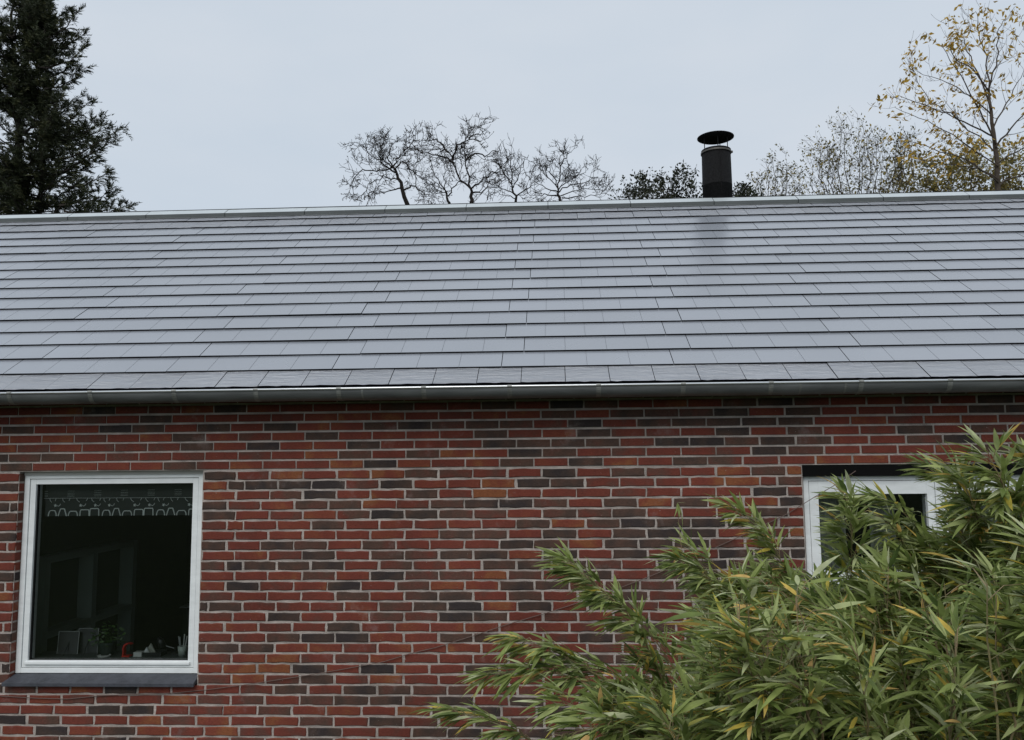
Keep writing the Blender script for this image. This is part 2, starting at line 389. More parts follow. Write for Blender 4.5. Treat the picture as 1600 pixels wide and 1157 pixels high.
# colours run in loose clusters, as in the wall: browner high up in the middle, redder low left
for b in bricks:
    nv = noise.noise(Vector((b[0] * 0.8, b[1] * 2.0, 3.1)))
    if b[5] > 0.4 and nv < -0.22 and rb.random() < .45: b[5] = rb.uniform(.15, .36)
    if 0.1 < b[5] < 0.4 and nv > 0.22 and rb.random() < .5: b[5] = rb.uniform(.48, .85)
    if ZC + .06 < b[1] < ZC + .30 and -2.6 < b[0] < 1.3 and b[5] > .4 and rb.random() < .35: b[5] = rb.uniform(.1, .34)
def screen(x, y, z):
    d = Vector((x, y, z)) - CAM; q = d.dot(f_)
    return 800 + F * d.dot(r_) / q, 578.5 - F * d.dot(u_) / q
def weight(b):
    px, py = screen(b[0], 0, b[1])
    if not (30 < px < 1570 and 636 < py < 1140): return -1
    if px > 690 and py > 1157 - (px - 690) * 0.62: return -1     # behind the bamboo
    if b[2] < 0.2: return 0
    return b[2] * (1 + (py - 600) / 4000.)
order = sorted(range(len(bricks)), key=lambda i: -weight(bricks[i]))
single = set(order[:300])
# a few alike shapes are shared by the single bricks
variants = {}
stuff = MB()
for i, b in enumerate(bricks):
    cx, cz, L_, H_, rough, tone = b
    if i in single:
        key = (rough, round(L_, 2), rb.randrange(14))
        if key not in variants:
            mb = MB(); brick_shape(mb, 0, 0, L_, H_, rough, hash(key) % 9999 + 5, 0)
            variants[key] = mb.mesh('brick', M_brick)
        o = link('brick', variants[key], wall); o.location = (cx, 0, cz); o['tone'] = tone
    else:
        brick_shape(stuff, cx, cz, L_, H_, rough, i, tone)
so = stuff.build('brick_courses', M_brick_stuff, wall); so['kind'] = 'stuff'
# brick ends in the window reveals (left side of the left window is seen)
rv = MB()
for n_ in range(1, 22):
    cz = LZ - (n_ - 1) * LP
    H_ = .0555
    rv.box(W1[0] - 0.012, W1[0] + 0.004, 0.012, 0.075, cz - H_/2, cz + H_/2, tone_(rb))
so = rv.build('reveal_bricks', M_brick_stuff, wall); so['kind'] = 'stuff'

# ------------------------------------------------------------------ windows
def frame_ring(mb, x0, x1, z0, z1, wL, wR, wT, wB, y0, y1, mi=0):
    mb.box(x0, x0 + wL, y0, y1, z0, z1, 0, mi); mb.box(x1 - wR, x1, y0, y1, z0, z1, 0, mi)
    mb.box(x0 + wL, x1 - wR, y0, y1, z1 - wT, z1, 0, mi); mb.box(x0 + wL, x1 - wR, y0, y1, z0, z0 + wB, 0, mi)
FX0, FX1, FZ0, FZ1 = -3.825, -2.508, ZC - 1.466, ZC - 0.080
f = MB(); frame_ring(f, FX0, FX1, FZ0, FZ1, .036, .036, .026, .034, .060, .16)
win1 = f.build('window', M_white, house, bevel=0.002)
win1['label'] = 'large square white framed window at the left'
s = MB(); frame_ring(s, FX0 + .0395, FX1 - .0395, FZ0 + .0375, FZ1 - .0295, .040, .040, .036, .046, .067, .15)
s.build('sash', M_white, win1, bevel=0.002)
k = MB(); k.box(FX0 + .062, FX1 - .062, .052, .0665, FZ0 + .058, FZ0 + .078); k.build('glazing_bead', M_white, win1, bevel=0.003)
k = MB(); frame_ring(k, FX0 + .03, FX1 - .03, FZ0 + .03, FZ1 - .02, .02, .02, .02, .02, .074, .14); k.build('gap_seal', M_gasket, win1)
GX0, GX1, GZ0, GZ1 = FX0 + .0795, FX1 - .0795, FZ0 + .0835, FZ1 - .0655
k = MB(); frame_ring(k, GX0, GX1, GZ0, GZ1, .005, .005, .005, .005, .085, .11); k.build('gasket', M_gasket, win1)
k = MB(); k.box(GX0 + .002, GX1 - .002, .096, .1, GZ0 + .002, GZ1 - .002); k.build('pane', M_glass, win1)
k = MB(); k.box(FX1, W1[1] - .0005, .045, .09, W1[2], W1[3] - .002); k.box(W1[0] + .0045, FX0, .065, .09, W1[2], W1[3] - .002); k.box(FX0, FX1, .05, .09, FZ1, W1[3] - .0015); k.build('caulk', M_caulk, win1)
k = MB()
sx0, sx1 = -3.855, -2.494
zt, zb = ZC - 1.4675, ZC - 1.527
k.add([(sx0 - .0, -.045, zt - .040), (sx1, -.045, zt - .040), (sx1, -.045, zt - .066), (sx0, -.045, zt - .066),
       (sx0 + .035, .058, zt), (sx1, .058, zt), (sx1, .058, zt - .03), (sx0 + .035, .058, zt - .03)],
      [(0,3,2,1),(0,1,5,4),(3,7,6,2),(0,4,7,3),(1,2,6,5),(4,5,6,7)])
k.build('sill', M_sill, win1, bevel=0.003)

f = MB(); ax0, ax1, az0, az1 = 1.716, 3.60, ZC - .878, ZC - .136
frame_ring(f, ax0, ax1, az0, az1, .035, .035, .030, .035, .050, .15); f.box(2.604, 2.650, .050, .15, az0 + .035, az1 - .030)
win2 = f.build('window', M_white, house, bevel=0.002); win2['label'] = 'white two-casement window behind the bamboo at the right'
for (a, b) in ((ax0 + .0385, 2.601), (2.653, ax1 - .0385)):
    s = MB(); frame_ring(s, a, b, az0 + .0385, az1 - .0335, .062, .052, .090, .062, .053, .14); s_ = s.build('sash', M_white, win2, bevel=.002)
    k = MB(); k.box(a + .0625, b - .0525, .088, .092, az0 + .101, az1 - .124); k.build('pane', M_glass, win2)
    k = MB(); frame_ring(k, a - .003, b + .003, az0 + .036, az1 - .031, .02, .02, .02, .02, .062, .13); k.build('gap_seal', M_gasket, win2)
k = MB(); k.box(1.7005, W2[1] - .001, .012, .10, ZC - .135, ZC - .0565); k.build('head_strip', M_black, win2)  # black strip filling the space above the frame
k = MB(); k.box(1.69, W2[1], -.03, .049, W2[2] - .04, W2[2] - .001); k.build('sill', M_sill, win2, bevel=.003)

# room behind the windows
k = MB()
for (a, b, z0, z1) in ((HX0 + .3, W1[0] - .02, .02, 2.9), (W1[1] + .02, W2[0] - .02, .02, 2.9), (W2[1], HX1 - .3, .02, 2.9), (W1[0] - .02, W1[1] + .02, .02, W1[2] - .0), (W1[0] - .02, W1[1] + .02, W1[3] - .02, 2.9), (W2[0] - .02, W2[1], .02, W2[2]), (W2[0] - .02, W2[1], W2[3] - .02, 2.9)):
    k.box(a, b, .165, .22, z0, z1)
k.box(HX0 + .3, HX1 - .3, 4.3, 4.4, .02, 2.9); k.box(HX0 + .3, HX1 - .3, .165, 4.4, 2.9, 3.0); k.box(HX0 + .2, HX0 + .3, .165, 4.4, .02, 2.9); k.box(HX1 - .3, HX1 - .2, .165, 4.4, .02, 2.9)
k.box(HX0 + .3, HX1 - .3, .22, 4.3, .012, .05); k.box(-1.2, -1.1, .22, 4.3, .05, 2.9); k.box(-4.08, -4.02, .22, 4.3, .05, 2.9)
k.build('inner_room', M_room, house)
k = MB(); k.box(W1[0] + .02, W1[1] - .02, .1605, .40, FZ0 + .045, FZ0 + .075); k.build('inner_sill', mat('grey_inner_sill', (.08,.085,.085), .4), win1)

# ------------------------------------------------------------------ roof
BETA = 0.5731; YE = -0.2563; ZE = ZC + 0.5094; E_ = 0.25
cb, sb = math.cos(BETA), math.sin(BETA)
def rp(x, s, off=0.0): return Vector((x, YE + s * cb - off * sb, ZE + s * sb + off * cb))
RIDGE = 4.30
k = MB()
for sgn in (0,):
    a, b = -.02, RIDGE
    offt, offb = -.022, -.055
    vs = [rp(HX0 - .1, a, offt), rp(HX1 + .1, a, offt), rp(HX1 + .1, b, offt), rp(HX0 - .1, b, offt), rp(HX0 - .1, a, offb), rp(HX1 + .1, a, offb), rp(HX1 + .1, b, offb), rp(HX0 - .1, b, offb)]
    k.add(vs, [(0,1,2,3),(4,7,6,5),(0,4,5,1),(1,5,6,2),(2,6,7,3),(3,7,4,0)])
    YR = rp(0, b).y
    mir = [Vector((v.x, 2 * YR + .01 - v.y, v.z)) for v in vs]
    k.add(mir, [(3,2,1,0),(5,6,7,4),(1,5,4,0),(2,6,5,1),(3,7,6,2),(0,4,7,3)])
roof = k.build('roof', M_under, house)
sr = random.Random(5)
def tile_mesh(W_, L_, th, lip, kind, seed):
    """tile in its own axes: x along the course, y up the slope, z off the roof; the foot rides `lip` above the plane, the head lies in it"""
    rnd = random.Random(seed); mb = MB()
    def slab(xs0, xs1, notch0, notch1):
        # face
        foot = []; nseg = 1 if kind == 'solar' else 7
        for i in range(nseg + 1):
            t = i / nseg; jj = 0 if kind == 'solar' else rnd.uniform(-.0035, .003)
            foot.append((xs0 + (xs1 - xs0) * t, jj, lip + (0 if kind == 'solar' else rnd.uniform(-.0015, .001))))
        a = [(x, y, z) for x, y, z in foot]; hd = [(x, L_, 0.0) for x, y, z in foot]
        lo = [(x, y, z - th) for x, y, z in foot]; lh = [(x, L_, -th) for x, y, z in foot]
        kk = len(a); vs = a + hd + lo + lh; fs = []; 
        for i in range(kk - 1): fs.append((i, i + 1, kk + i + 1, kk + i))
        mb.add(vs, fs, 0, 0)
        fs = []
        for i in range(kk - 1): fs.append((i, 2*kk + i, 2*kk + i + 1, i + 1))
        fs.append((0, kk, 3*kk, 2*kk)); fs.append((kk - 1, 3*kk - 1, 4*kk - 1, 2*kk - 1))
        mb.add(vs, fs, 0, 1)
    if kind == 'solar':
        q = W_ / 4
        g = .0012
        for i in range(4):
            slab(i * q + (g if i else .0025), (i + 1) * q - (g if i < 3 else .0025), i, i)
        mb.add([(0.004, .003, lip - .0018), (W_ - .004, .003, lip - .0018), (W_ - .004, L_, -.0018), (.004, L_, -.0018)], [(0,1,2,3)], 0, 2)
    else:
        slab(.0022, W_ - .0022, 0, 0)
    return mb
M_groove = mat('solar_groove', (0.10,0.105,0.12), 0.5)
solar = [tile_mesh(1.2, .30, .0075, .0150, 'solar', i).mesh('solar_slate', [M_solar, M_edge, M_groove]) for i in range(1)]
slates = [tile_mesh(.30, .30, .0085, .0165, 'slate', i).mesh('slate', [M_slate, M_edge]) for i in range(9)]
def place(me, x, s, name, jit=0.0):
    o = link(name, me, roof)
    X = Vector((1, 0, 0)); Y = Vector((0, cb, sb)); Z = X.cross(Y)
    mm = Matrix((X, Y, Z)).transposed()
    if jit: mm = mm @ Matrix.Rotation(sr.gauss(0, jit), 3, 'X') @ Matrix.Rotation(sr.gauss(0, jit), 3, 'Y')
    m4 = mm.to_4x4(); m4.translation = rp(x, s, -0.008); o.matrix_world = m4
    return o
def vis(x0, x1): return x1 > -7.6 and x0 < 6.6
for k_ in range(0, 17):
    s0 = k_ * E_
    if k_ == 0:
        j, W_ = -0.215, .30
    elif k_ < 15:
        j, W_ = ((-.213 if k_ % 2 == 0 else -.362) + .0034 * k_), 1.2
    else:
        j, W_ = ((-.31 if k_ == 15 else -.462)), .30
    i0 = math.floor((HX0 - .1 - j) / W_)
    x = j + i0 * W_
    while x < HX1 + .1:
        if k_ == 0: place(sr.choice(slates), x, s0 + sr.uniform(-.003, .003), 'slate', .0035)
        elif k_ < 15: place(solar[0], x, s0, 'solar_slate', .0012)
        else: place(sr.choice(slates), x, s0 + sr.uniform(-.003,.003), 'slate', .003)
        x += W_
# ridge capping: folded sheets, one every 0.91 m
ridge = None
def cap_mesh(W_):
    mb = MB()
    s1 = RIDGE - .145; h = .046
    prof = []
    # section (y,z): front drip, front lip, flat flank, apex, back flank
    B = rp(0, s1, .044); C = rp(0, RIDGE + .012, h)
    for p_ in ((B.y - .014, B.z - .050), (B.y + .001, B.z - .044), (B.y + .012, B.z - .038), (B.y, B.z - .001), (B.y - .002, B.z), (C.y, C.z)): prof.append(p_)
    back = [(2 * YR + .01 - y, z) for (y, z) in reversed(prof)]
    prof = prof + back
    n_ = len(prof); vs = [(0.003, y, z) for y, z in prof] + [(W_ - .003, y, z) for y, z in prof]
    fs = [(i, n_ + i, n_ + i + 1, i + 1) for i in range(n_ - 1)]
    fr_ = {2, n_ - 4}
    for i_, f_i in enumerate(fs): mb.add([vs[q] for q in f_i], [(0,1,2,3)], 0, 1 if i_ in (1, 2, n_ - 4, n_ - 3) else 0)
    return mb.mesh('ridge_sheet', [M_ridge, M_ridge2])
rb_ = MB(); b0 = rp(0, RIDGE - .13, .012); b1 = rp(0, RIDGE, .05)
rb_.add([(HX0, b0.y, b0.z), (HX1, b0.y, b0.z), (HX1, b1.y, b1.z), (HX0, b1.y, b1.z), (HX0, b0.y, b0.z - .03), (HX1, b0.y, b0.z - .03)], [(0,1,2,3), (4,5,1,0)])
ridge = rb_.build('ridge_capping', M_under, house)
cm = cap_mesh(.912)
for i in range(-10, 8):
    o = link('ridge_sheet', cm, ridge); o.location = (-.025 + i * .912, 0, sr.uniform(-.001, .001))
# gutter
def gutter_section(r, n_=14, a0=180, a1=360):
    return [(r * math.cos(R(a0 + (a1 - a0) * i / n_)), r * math.sin(R(a0 + (a1 - a0) * i / n_))) for i in range(n_ + 1)]
GY, GZ, GR = -.285, ZC + .4795, .0725
k = MB()
sec = gutter_section(GR); sec2 = gutter_section(GR - .003)
n_ = len(sec)
for (x0, x1, dr) in ((HX0 - .15, -1.273, 0), (-1.273, -.25 + 1.862, .0015), (-.25 + 1.862, HX1 + .15, 0)):
    S = [(y * (1 + dr / GR), z * (1 + dr / GR)) for y, z in sec]
    vs = [(x0, GY + y, GZ + z) for y, z in S] + [(x1, GY + y, GZ + z) for y, z in S]
    k.add(vs, [(i, i + 1, n_ + i + 1, n_ + i) for i in range(n_ - 1)])
    vs = [(x0, GY + y, GZ + z) for y, z in sec2] + [(x1, GY + y, GZ + z) for y, z in sec2]
    k.add(vs, [(i, n_ + i, n_ + i + 1, i + 1) for i in range(n_ - 1)])
gut = k.build('gutter', M_gutter, house, smooth=True)
k = MB(); k.tube([(HX0 - .15, GY - GR - .001, GZ + .003), (HX1 + .15, GY - GR - .001, GZ + .003)], .0085, 10); k.build('gutter_bead', M_gutbead, gut, smooth=True)
# solder seams and patched repairs
M_solder = mat('dull_solder', (.23,.235,.22), .5, .5, metal=.4, noise_amt=.3, noise_scale=30)
S = gutter_section(GR + .0035)
def strap(x, wd, m_, name):
    k = MB(); S2 = S
    vs = [(x - wd/2, GY + y, GZ + z + .002) for y, z in S2] + [(x + wd/2, GY + y, GZ + z + .002) for y, z in S2]
    vs += [(x - wd/2, GY + y*.96, GZ + z*.96 + .002) for y, z in S2] + [(x + wd/2, GY + y*.96, GZ + z*.96 + .002) for y, z in S2]
    nn = len(S2)
    k.add(vs, [(i, i + 1, nn + i + 1, nn + i) for i in range(nn - 1)] + [(i + 2*nn, i, i + nn, i + 3*nn) for i in (0,)] + [(i, 2*nn + i, 2*nn + i + 1, i + 1) for i in range(nn - 1)] + [(nn + i, nn + i + 1, 3*nn + i + 1, 3*nn + i) for i in range(nn - 1)])
    if name == 'gutter_bracket': k.tube([(x - wd/2, GY - GR - .001, GZ + .003), (x + wd/2, GY - GR - .001, GZ + .003)], .0108, 8)
    return k.build(name, m_, gut, smooth=False)
for i in range(-9, 14): strap(.29 + i * .571 + sr.uniform(-.012,.012), .030, M_solder, 'gutter_bracket')
for x in (-1.273, 1.612, 1.90): strap(x, .012, M_solder, 'solder_seam')
# fascia and soffit under the slates
k = MB(); k.box(HX0, HX1, YE + .035, YE + .06, ZE - .072, ZE - .012); k.box(HX0, HX1, YE + .06, .006, ZE - .055, ZE - .035); k.build('fascia', M_under, house)

# chimney flue
CX, CY = 1.953, 3.78
ch = MB(); z0, z1 = 4.6, 2.45 + 3.575
ch.lathe([(.0, z0), (.170, z0), (.170, z0 + 1.0), (.1712, z0 + 1.001), (.1712, z0 + 1.006), (.170, z0 + 1.007), (.166, z1), (.155, z1), (.155, z1 - .3)], CX, CY, 40)
ch.box(CX + .012, CX + .016, CY - .1735, CY - .168, z0, z1 - .01)
flue = ch.build('chimney', M_pipe, house); 
for p_ in flue.data.polygons: p_.use_smooth = len(p_.vertices) == 4 and abs(p_.normal.z) < .3 and p_.area > .002
k = MB(); k.lathe([(.171, z1 - .008), (.171, z1 - .006), (.171, z1 + .006), (.168, z1 + .009), (.158, z1 + .009), (.155, z1 - .02)], CX, CY, 40); k.build('top_ring', M_pipe, flue, smooth=True)
k = MB(); k.lathe([(.170, z1 - .034), (.1765, z1 - .033), (.1765, z1 - .014), (.170, z1 - .013)], CX, CY, 40); k.box(CX + .172, CX + .186, CY - .045, CY - .02, z1 - .034, z1 - .012); k.build('clamp_band', M_steel, flue)
for a in (200, 268, 320, 60):
    k = MB(); x, y = CX + .150 * math.cos(R(a)), CY + .150 * math.sin(R(a)); k.tube([(x, y, z1 - .03), (x, y, z1 + .178)], .0052, 6); k.build('cap_rod', M_pipe, flue)
k = MB(); zc = z1 + .170
k.lathe([(0, zc - .004), (.10, zc - .006), (.205, zc - .012), (.212, zc - .008), (.212, zc - .002), (.20, zc + .004), (.12, zc + .028), (0, zc + .040)], CX, CY, 40); k.build('rain_cap', M_pipe, flue, smooth=True)

# ------------------------------------------------------------------ things behind the left window
def item(px0, px1, py1, Y): a = aty(px0, py1, Y); b = aty(px1, py1, Y); return a.x, b.x
SZ = FZ0 + .0755
M_dark = mat('dark_plastic', (.010,.0105,.012), .45); M_palegrey = mat('pale_edge', (.35,.36,.36), .5)
def standing_frame(px0, px1, h, Y, lean, label):
    x0, x1 = item(px0, px1, 1025, Y); w_ = x1 - x0
    root = empty('picture_frame', ((x0 + x1) / 2, Y, SZ)); tag(root, label, 'picture frame', 'picture frames on the inner sill')
    k = MB(); k.add([(-w_/2 + .005, 0, 0), (w_/2 + .005, 0, 0), (w_/2 - .012, lean, h), (-w_/2 - .012, lean, h), (-w_/2 + .005, .008, 0), (w_/2 + .005, .008, 0), (w_/2 - .012, lean + .008, h), (-w_/2 - .012, lean + .008, h)],
                    [(0,1,2,3),(4,7,6,5),(0,4,5,1),(1,5,6,2),(2,6,7,3),(3,7,4,0)]); k.build('back_board', M_dark, root)
    k = MB(); e = .0022
    for a, b in (((-w_/2 + .005, -.002, 0), (-w_/2 - .012, lean - .002, h)), ((-w_/2 - .012, lean - .002, h), (w_/2 - .012, lean - .002, h)), ((w_/2 - .012, lean - .002, h), (w_/2 + .005, -.002, 0))): k.tube([a, b], e, 4)
    k.build('edge', M_palegrey, root)
    k = MB(); k.tube([(0, -.045, 0.0), (0, lean * .6, h * .55)], .004, 4); k.build('strut', M_dark, root)
standing_frame(88, 120, .155, .30, .045, 'dark picture frame seen from behind, nearest the left side of the window')
standing_frame(120, 151, .170, .34, .04, 'taller dark picture frame between the smaller frame and the potted plant')
# potted plant
x0, x1 = item(151, 181, 1025, .29); px_ = (x0 + x1) / 2
pl = tag(empty('potted_plant', (px_, .29, SZ)), 'small leafy green plant in a dark pot on the inner window sill', 'plant')
k = MB(); k.lathe([(0,0),(.050,0),(.062,.085),(.066,.09),(.058,.09),(.05,.075),(0,.075)], 0, 0, 20); k.build('pot', mat('dark_green_pot', (.03,.045,.04), .35), pl, smooth=True)
M_house_leaf = leaf_mat('house_plant_leaf', [(0, (.06,.13,.03)), (.7, (.13,.25,.07)), (1, (.34,.42,.30))], .5, .4, .3)
k = MB(); st = MB(); hr = random.Random(3)
for i in range(120):
    a = hr.uniform(0, 6.28); rr = hr.random() ** .7 * .13; zz = .07 + hr.random() * .20 * (1 - .5 * rr / .13)
    c = Vector((rr * math.cos(a), rr * math.sin(a) * .6, zz)); 
    if i % 4 == 0: st.tube([(0, 0, .07), c * .5 + Vector((0,0,.06)), c], .0012, 3)
    q = Matrix.Rotation(hr.uniform(0, 6.28), 3, 'Z') @ Matrix.Rotation(hr.uniform(-.9, .9), 3, 'X'); sz = hr.uniform(.010, .018)
    pts = [q @ Vector((sz * math.cos(t), sz * .8 * math.sin(t), 0)) + c for t in (0, 1.05, 2.1, 3.14, 4.2, 5.24)]
    k.add(pts, [(0,1,2,3,4,5)], hr.random())
o = k.build('foliage', M_house_leaf, pl); st.build('stems', M_house_leaf, pl)
# dish
x0, x1 = item(152, 173, 1028, .22); k = MB(); k.lathe([(0, SZ), (.04, SZ), (.048, SZ + .012), (.044, SZ + .012), (.037, SZ + .004), (0, SZ + .004)], (x0 + x1)/2, .22, 20)
M_wp = mat('white_porcelain', (.6,.6,.58), .3)
tag(k.build('dish', M_wp, None, smooth=True), 'shallow white dish in front of the potted plant', 'dish')
# red tape holder: a curved band
x0, x1 = item(192, 205, 1030, .24); xc = (x0 + x1) / 2
k = MB(); pr = []
for i in range(10):
    a = R(200 - i * 15); pr.append((xc + .012 + .042 * math.cos(a) * .9, SZ + .055 + .042 * math.sin(a)))
pr = [(xc - .026, SZ)] + pr
for y0_, y1_ in ((.215, .255),):
    vs = []
    for (x, z) in pr: vs += [(x, y0_, z), (x, y1_, z), (x + .009, y0_, z - .006), (x + .009, y1_, z - .006)]
    fs = []
    for i in range(len(pr) - 1):
        a, b = 4 * i, 4 * i + 4; fs += [(a, a+1, b+1, b), (a+2, b+2, b+3, a+3), (a, b, b+2, a+2), (a+1, a+3, b+3, b+1)]
    k.add(vs, fs)
k.box(xc - .026, xc + .03, .21, .26, SZ, SZ + .008)
tag(k.build('tape_dispenser', mat('red_plastic', (.62,.02,.014), .35)), 'curved red plastic tape holder on the inner window sill', 'tape dispenser')
# little box
x0, x1 = item(210, 223, 1028, .23); k = MB(); k.box(x0, x1, .21, .26, SZ, SZ + .034); tag(k.build('small_box', M_wp, bevel=.002), 'small pale box between the red holder and the tray', 'box')
# tray with folded cards
x0, x1 = item(224, 256, 1028, .27); k = MB(); k.box(x0, x1, .22, .32, SZ, SZ + .006); 
for a in ((x0, x0 + .004, .22, .32), (x1 - .004, x1, .22, .32), (x0 + .004, x1 - .004, .22, .224), (x0 + .004, x1 - .004, .316, .32)): k.box(*a, SZ + .006, SZ + .03)
tag(k.build('tray', M_dark), 'low dark tray beside the small pale box', 'tray')
for i, (a, b, h, c, lab) in enumerate(((x0 + .006, x0 + .10, .085, (.30,.30,.26), 'larger buff folded card standing up in the dark tray'), (x0 + .002, x0 + .062, .062, (.60,.61,.60), 'smaller white folded card in front in the dark tray'))):
    k = MB(); m_ = (a + b) / 2; y = .262 - i * .02; k.add([(a, y, SZ + .008), (b, y, SZ + .008), (m_, y + .004, SZ + h), (a, y + .012, SZ + .008), (b, y + .012, SZ + .008), (m_, y + .016, SZ + h)], [(0,1,2),(3,5,4),(0,3,4,1),(1,4,5,2),(2,5,3,0)])
    tag(k.build('folded_card', mat('card_%d' % i, c, .7)), lab, 'card', 'folded cards in the tray')
# little lamp lying on its arm
x0, x1 = item(247, 280, 1022, .33); lp = tag(empty('desk_lamp', (x0, .33, SZ)), 'small dark desk lamp with a thin arm beside the tray', 'lamp')
k = MB(); k.tube([(0, 0, .115), (.012, 0, .095), (.035, 0, .045)], [.010, .024, .030], 12); k.build('lamp_shade', M_dark, lp, smooth=True)
k = MB(); k.tube([(.02, 0, .07), (.07, .0, .05), (.125, .0, .035)], .003, 6); k.build('arm', M_palegrey, lp)
k = MB(); k.lathe([(0, 0), (.03, 0), (.03, .012), (.006, .016), (.006, .04), (0, .042)], .125, 0, 14); k.build('base', M_dark, lp)
# cup of pens
x0, x1 = item(277, 292, 1028, .25); cx_ = (x0 + x1)/2
cup = tag(empty('pen_cup', (cx_, .25, SZ)), 'white cup full of pens at the right end of the inner window sill', 'pen cup')
k = MB(); k.lathe([(0,0),(.026,0),(.033,.07),(.030,.07),(.024,.006),(0,.006)], 0, 0, 18); k.build('cup', mat('pale_cup', (.42,.46,.42), .35), cup, smooth=True)
for i in range(7):
    a = hr.uniform(0, 6.28); k = MB(); k.tube([(.01 * math.cos(a), .01 * math.sin(a), .01), (.03 * math.cos(a), .03 * math.sin(a), .12 + hr.random() * .035)], .0036, 6); k.build('pen', M_wp if i % 2 else M_palegrey, cup)
# bookcase along the left side wall of the room
bc = tag(empty('bookcase', (-4.005, .45, 0)), 'white bookcase standing along the side wall inside the left window', 'bookcase')
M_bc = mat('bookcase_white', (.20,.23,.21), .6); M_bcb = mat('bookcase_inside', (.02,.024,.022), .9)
top = aty(75, 868, .6).z
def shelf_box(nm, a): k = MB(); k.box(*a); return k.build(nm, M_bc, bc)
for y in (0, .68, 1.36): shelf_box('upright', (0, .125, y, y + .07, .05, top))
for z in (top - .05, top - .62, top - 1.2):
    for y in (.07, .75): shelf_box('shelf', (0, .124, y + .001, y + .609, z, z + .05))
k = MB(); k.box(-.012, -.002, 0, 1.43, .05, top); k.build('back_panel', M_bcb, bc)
# dark side board deep in the room with a pale edge
tb = tag(empty('sideboard', (-2.9, 2.6, 0)), 'low dark sideboard with a pale top edge deep in the room', 'sideboard')
zt_ = aty(220, 948, 2.6).z
k = MB(); k.box(-.85, 1.2, 0, .45, .05, zt_ - .012); k.build('cabinet', M_dark, tb)
k = MB(); k.box(-.87, 1.22, -.02, .47, zt_ - .01, zt_); k.build('top', M_palegrey, tb)

# roman blind with outline drawings
M_blind = mat('sheer_dark_blind', (.04,.045,.043), .9)
M_print = mat('white_print', (.85,.87,.86), .8)
bl = MB(); YB = .172
zb0 = aty(180, 806, YB).z; zb1 = aty(180, 778, YB).z; zb2 = GZ1 + .02
bx0, bx1 = GX0 + .01, GX1 - .0
for (za, zb_, y) in ((zb0, zb1 + .01, YB), (zb1, zb1 + .06, YB - .014), (zb1 + .02, zb2, YB - .006)):
    nn = 40; vs = []; fs = []
    for i in range(nn + 1):
        x = bx0 + (bx1 - bx0) * i / nn; wv = .0025 * math.sin(i * .9 + y * 50)
        vs += [(x, y + wv, za), (x, y + wv, zb_), (x, y + wv + .002, za), (x, y + wv + .002, zb_)]
    for i in range(nn):
        a = 4 * i; fs += [(a, a + 4, a + 5, a + 1), (a + 2, a + 3, a + 7, a + 6), (a, a+2, a+6, a+4), (a+1, a+5, a+7, a+3)]
    bl.add(vs, fs)
blind = tag(bl.build('window_blind', M_blind), 'dark see-through folded blind printed with white outline arches inside the left window', 'blind')
pr_ = MB()
def line(pts, y, r=.0036):
    pr_.tube([(x, y, z) for x, z in pts], r, 4)
def arch(cx, w_, z0, h, y, flat=0.0, taper=0.0):
    pts = []
    for i in range(11):
        a = math.pi * (1 - i / 10); c, s_ = math.cos(a), math.sin(a)
        s_ = min(1, s_ * (1 + flat)); pts.append((cx + c * w_/2 * (1 - taper * s_), z0 + h * s_))
    line(pts, y)
per = .405; x = bx0 + .03; i = 0
while x < bx1 - .05:
    for dx, w_, h, fl, tp in ((.03, .060, .040, .2, 0), (.105, .062, .052, 1.0, .45), (.185, .070, .034, .3, 0), (.272, .068, .044, 1.6, 0), (.345, .068, .052, 1.8, 0)):
        if x + dx + w_/2 < bx1: arch(x + dx, w_, zb0, h, YB - .004, fl, tp)
    for dx in (.0, .19, .30):                   # small flowers
        if x + dx + .05 > bx1: continue
        cx_, cz_ = x + dx + .05, zb0 + .076
        for a in range(5):
            ca = a * 1.256 + i; line([(cx_, cz_), (cx_ + .007 * math.cos(ca), cz_ + .007 * math.sin(ca)), (cx_ + .011 * math.cos(ca + .4), cz_ + .011 * math.sin(ca + .4)), (cx_, cz_)], YB - .004, .0018)
        line([(cx_ + .012, cz_), (cx_ + .022, cz_ - .006), (cx_ + .034, cz_ + .002), (cx_ + .038, cz_ + .012)], YB - .004, .0018)
    for dx, w_ in ((.03, .05), (.13, .06), (.25, .09), (.355, .075)):  # hanging curves cut off by the fold
        if x + dx + w_/2 < bx1:
            line([(x + dx - w_/2, zb1 + .004), (x + dx - w_/2 * .8, zb1 - .018), (x + dx - w_*.2, zb1 - .03)], YB - .004, .0016); line([(x + dx + w_/2, zb1 + .004), (x + dx + w_/2 * .7, zb1 - .02)], YB - .004, .0016)
    x += per; i += 1
line([(bx0, zb1), (bx1, zb1 - .002)], YB - .018, .0012)
for zz in (zb1 + .012, zb1 + .022, zb1 + .034, zb1 + .05): line([(bx0, zz), ((bx0 + bx1)/2, zz + .004), (bx1, zz + .006)], YB - .012, .0006)
o = pr_.build('print', M_print, blind)

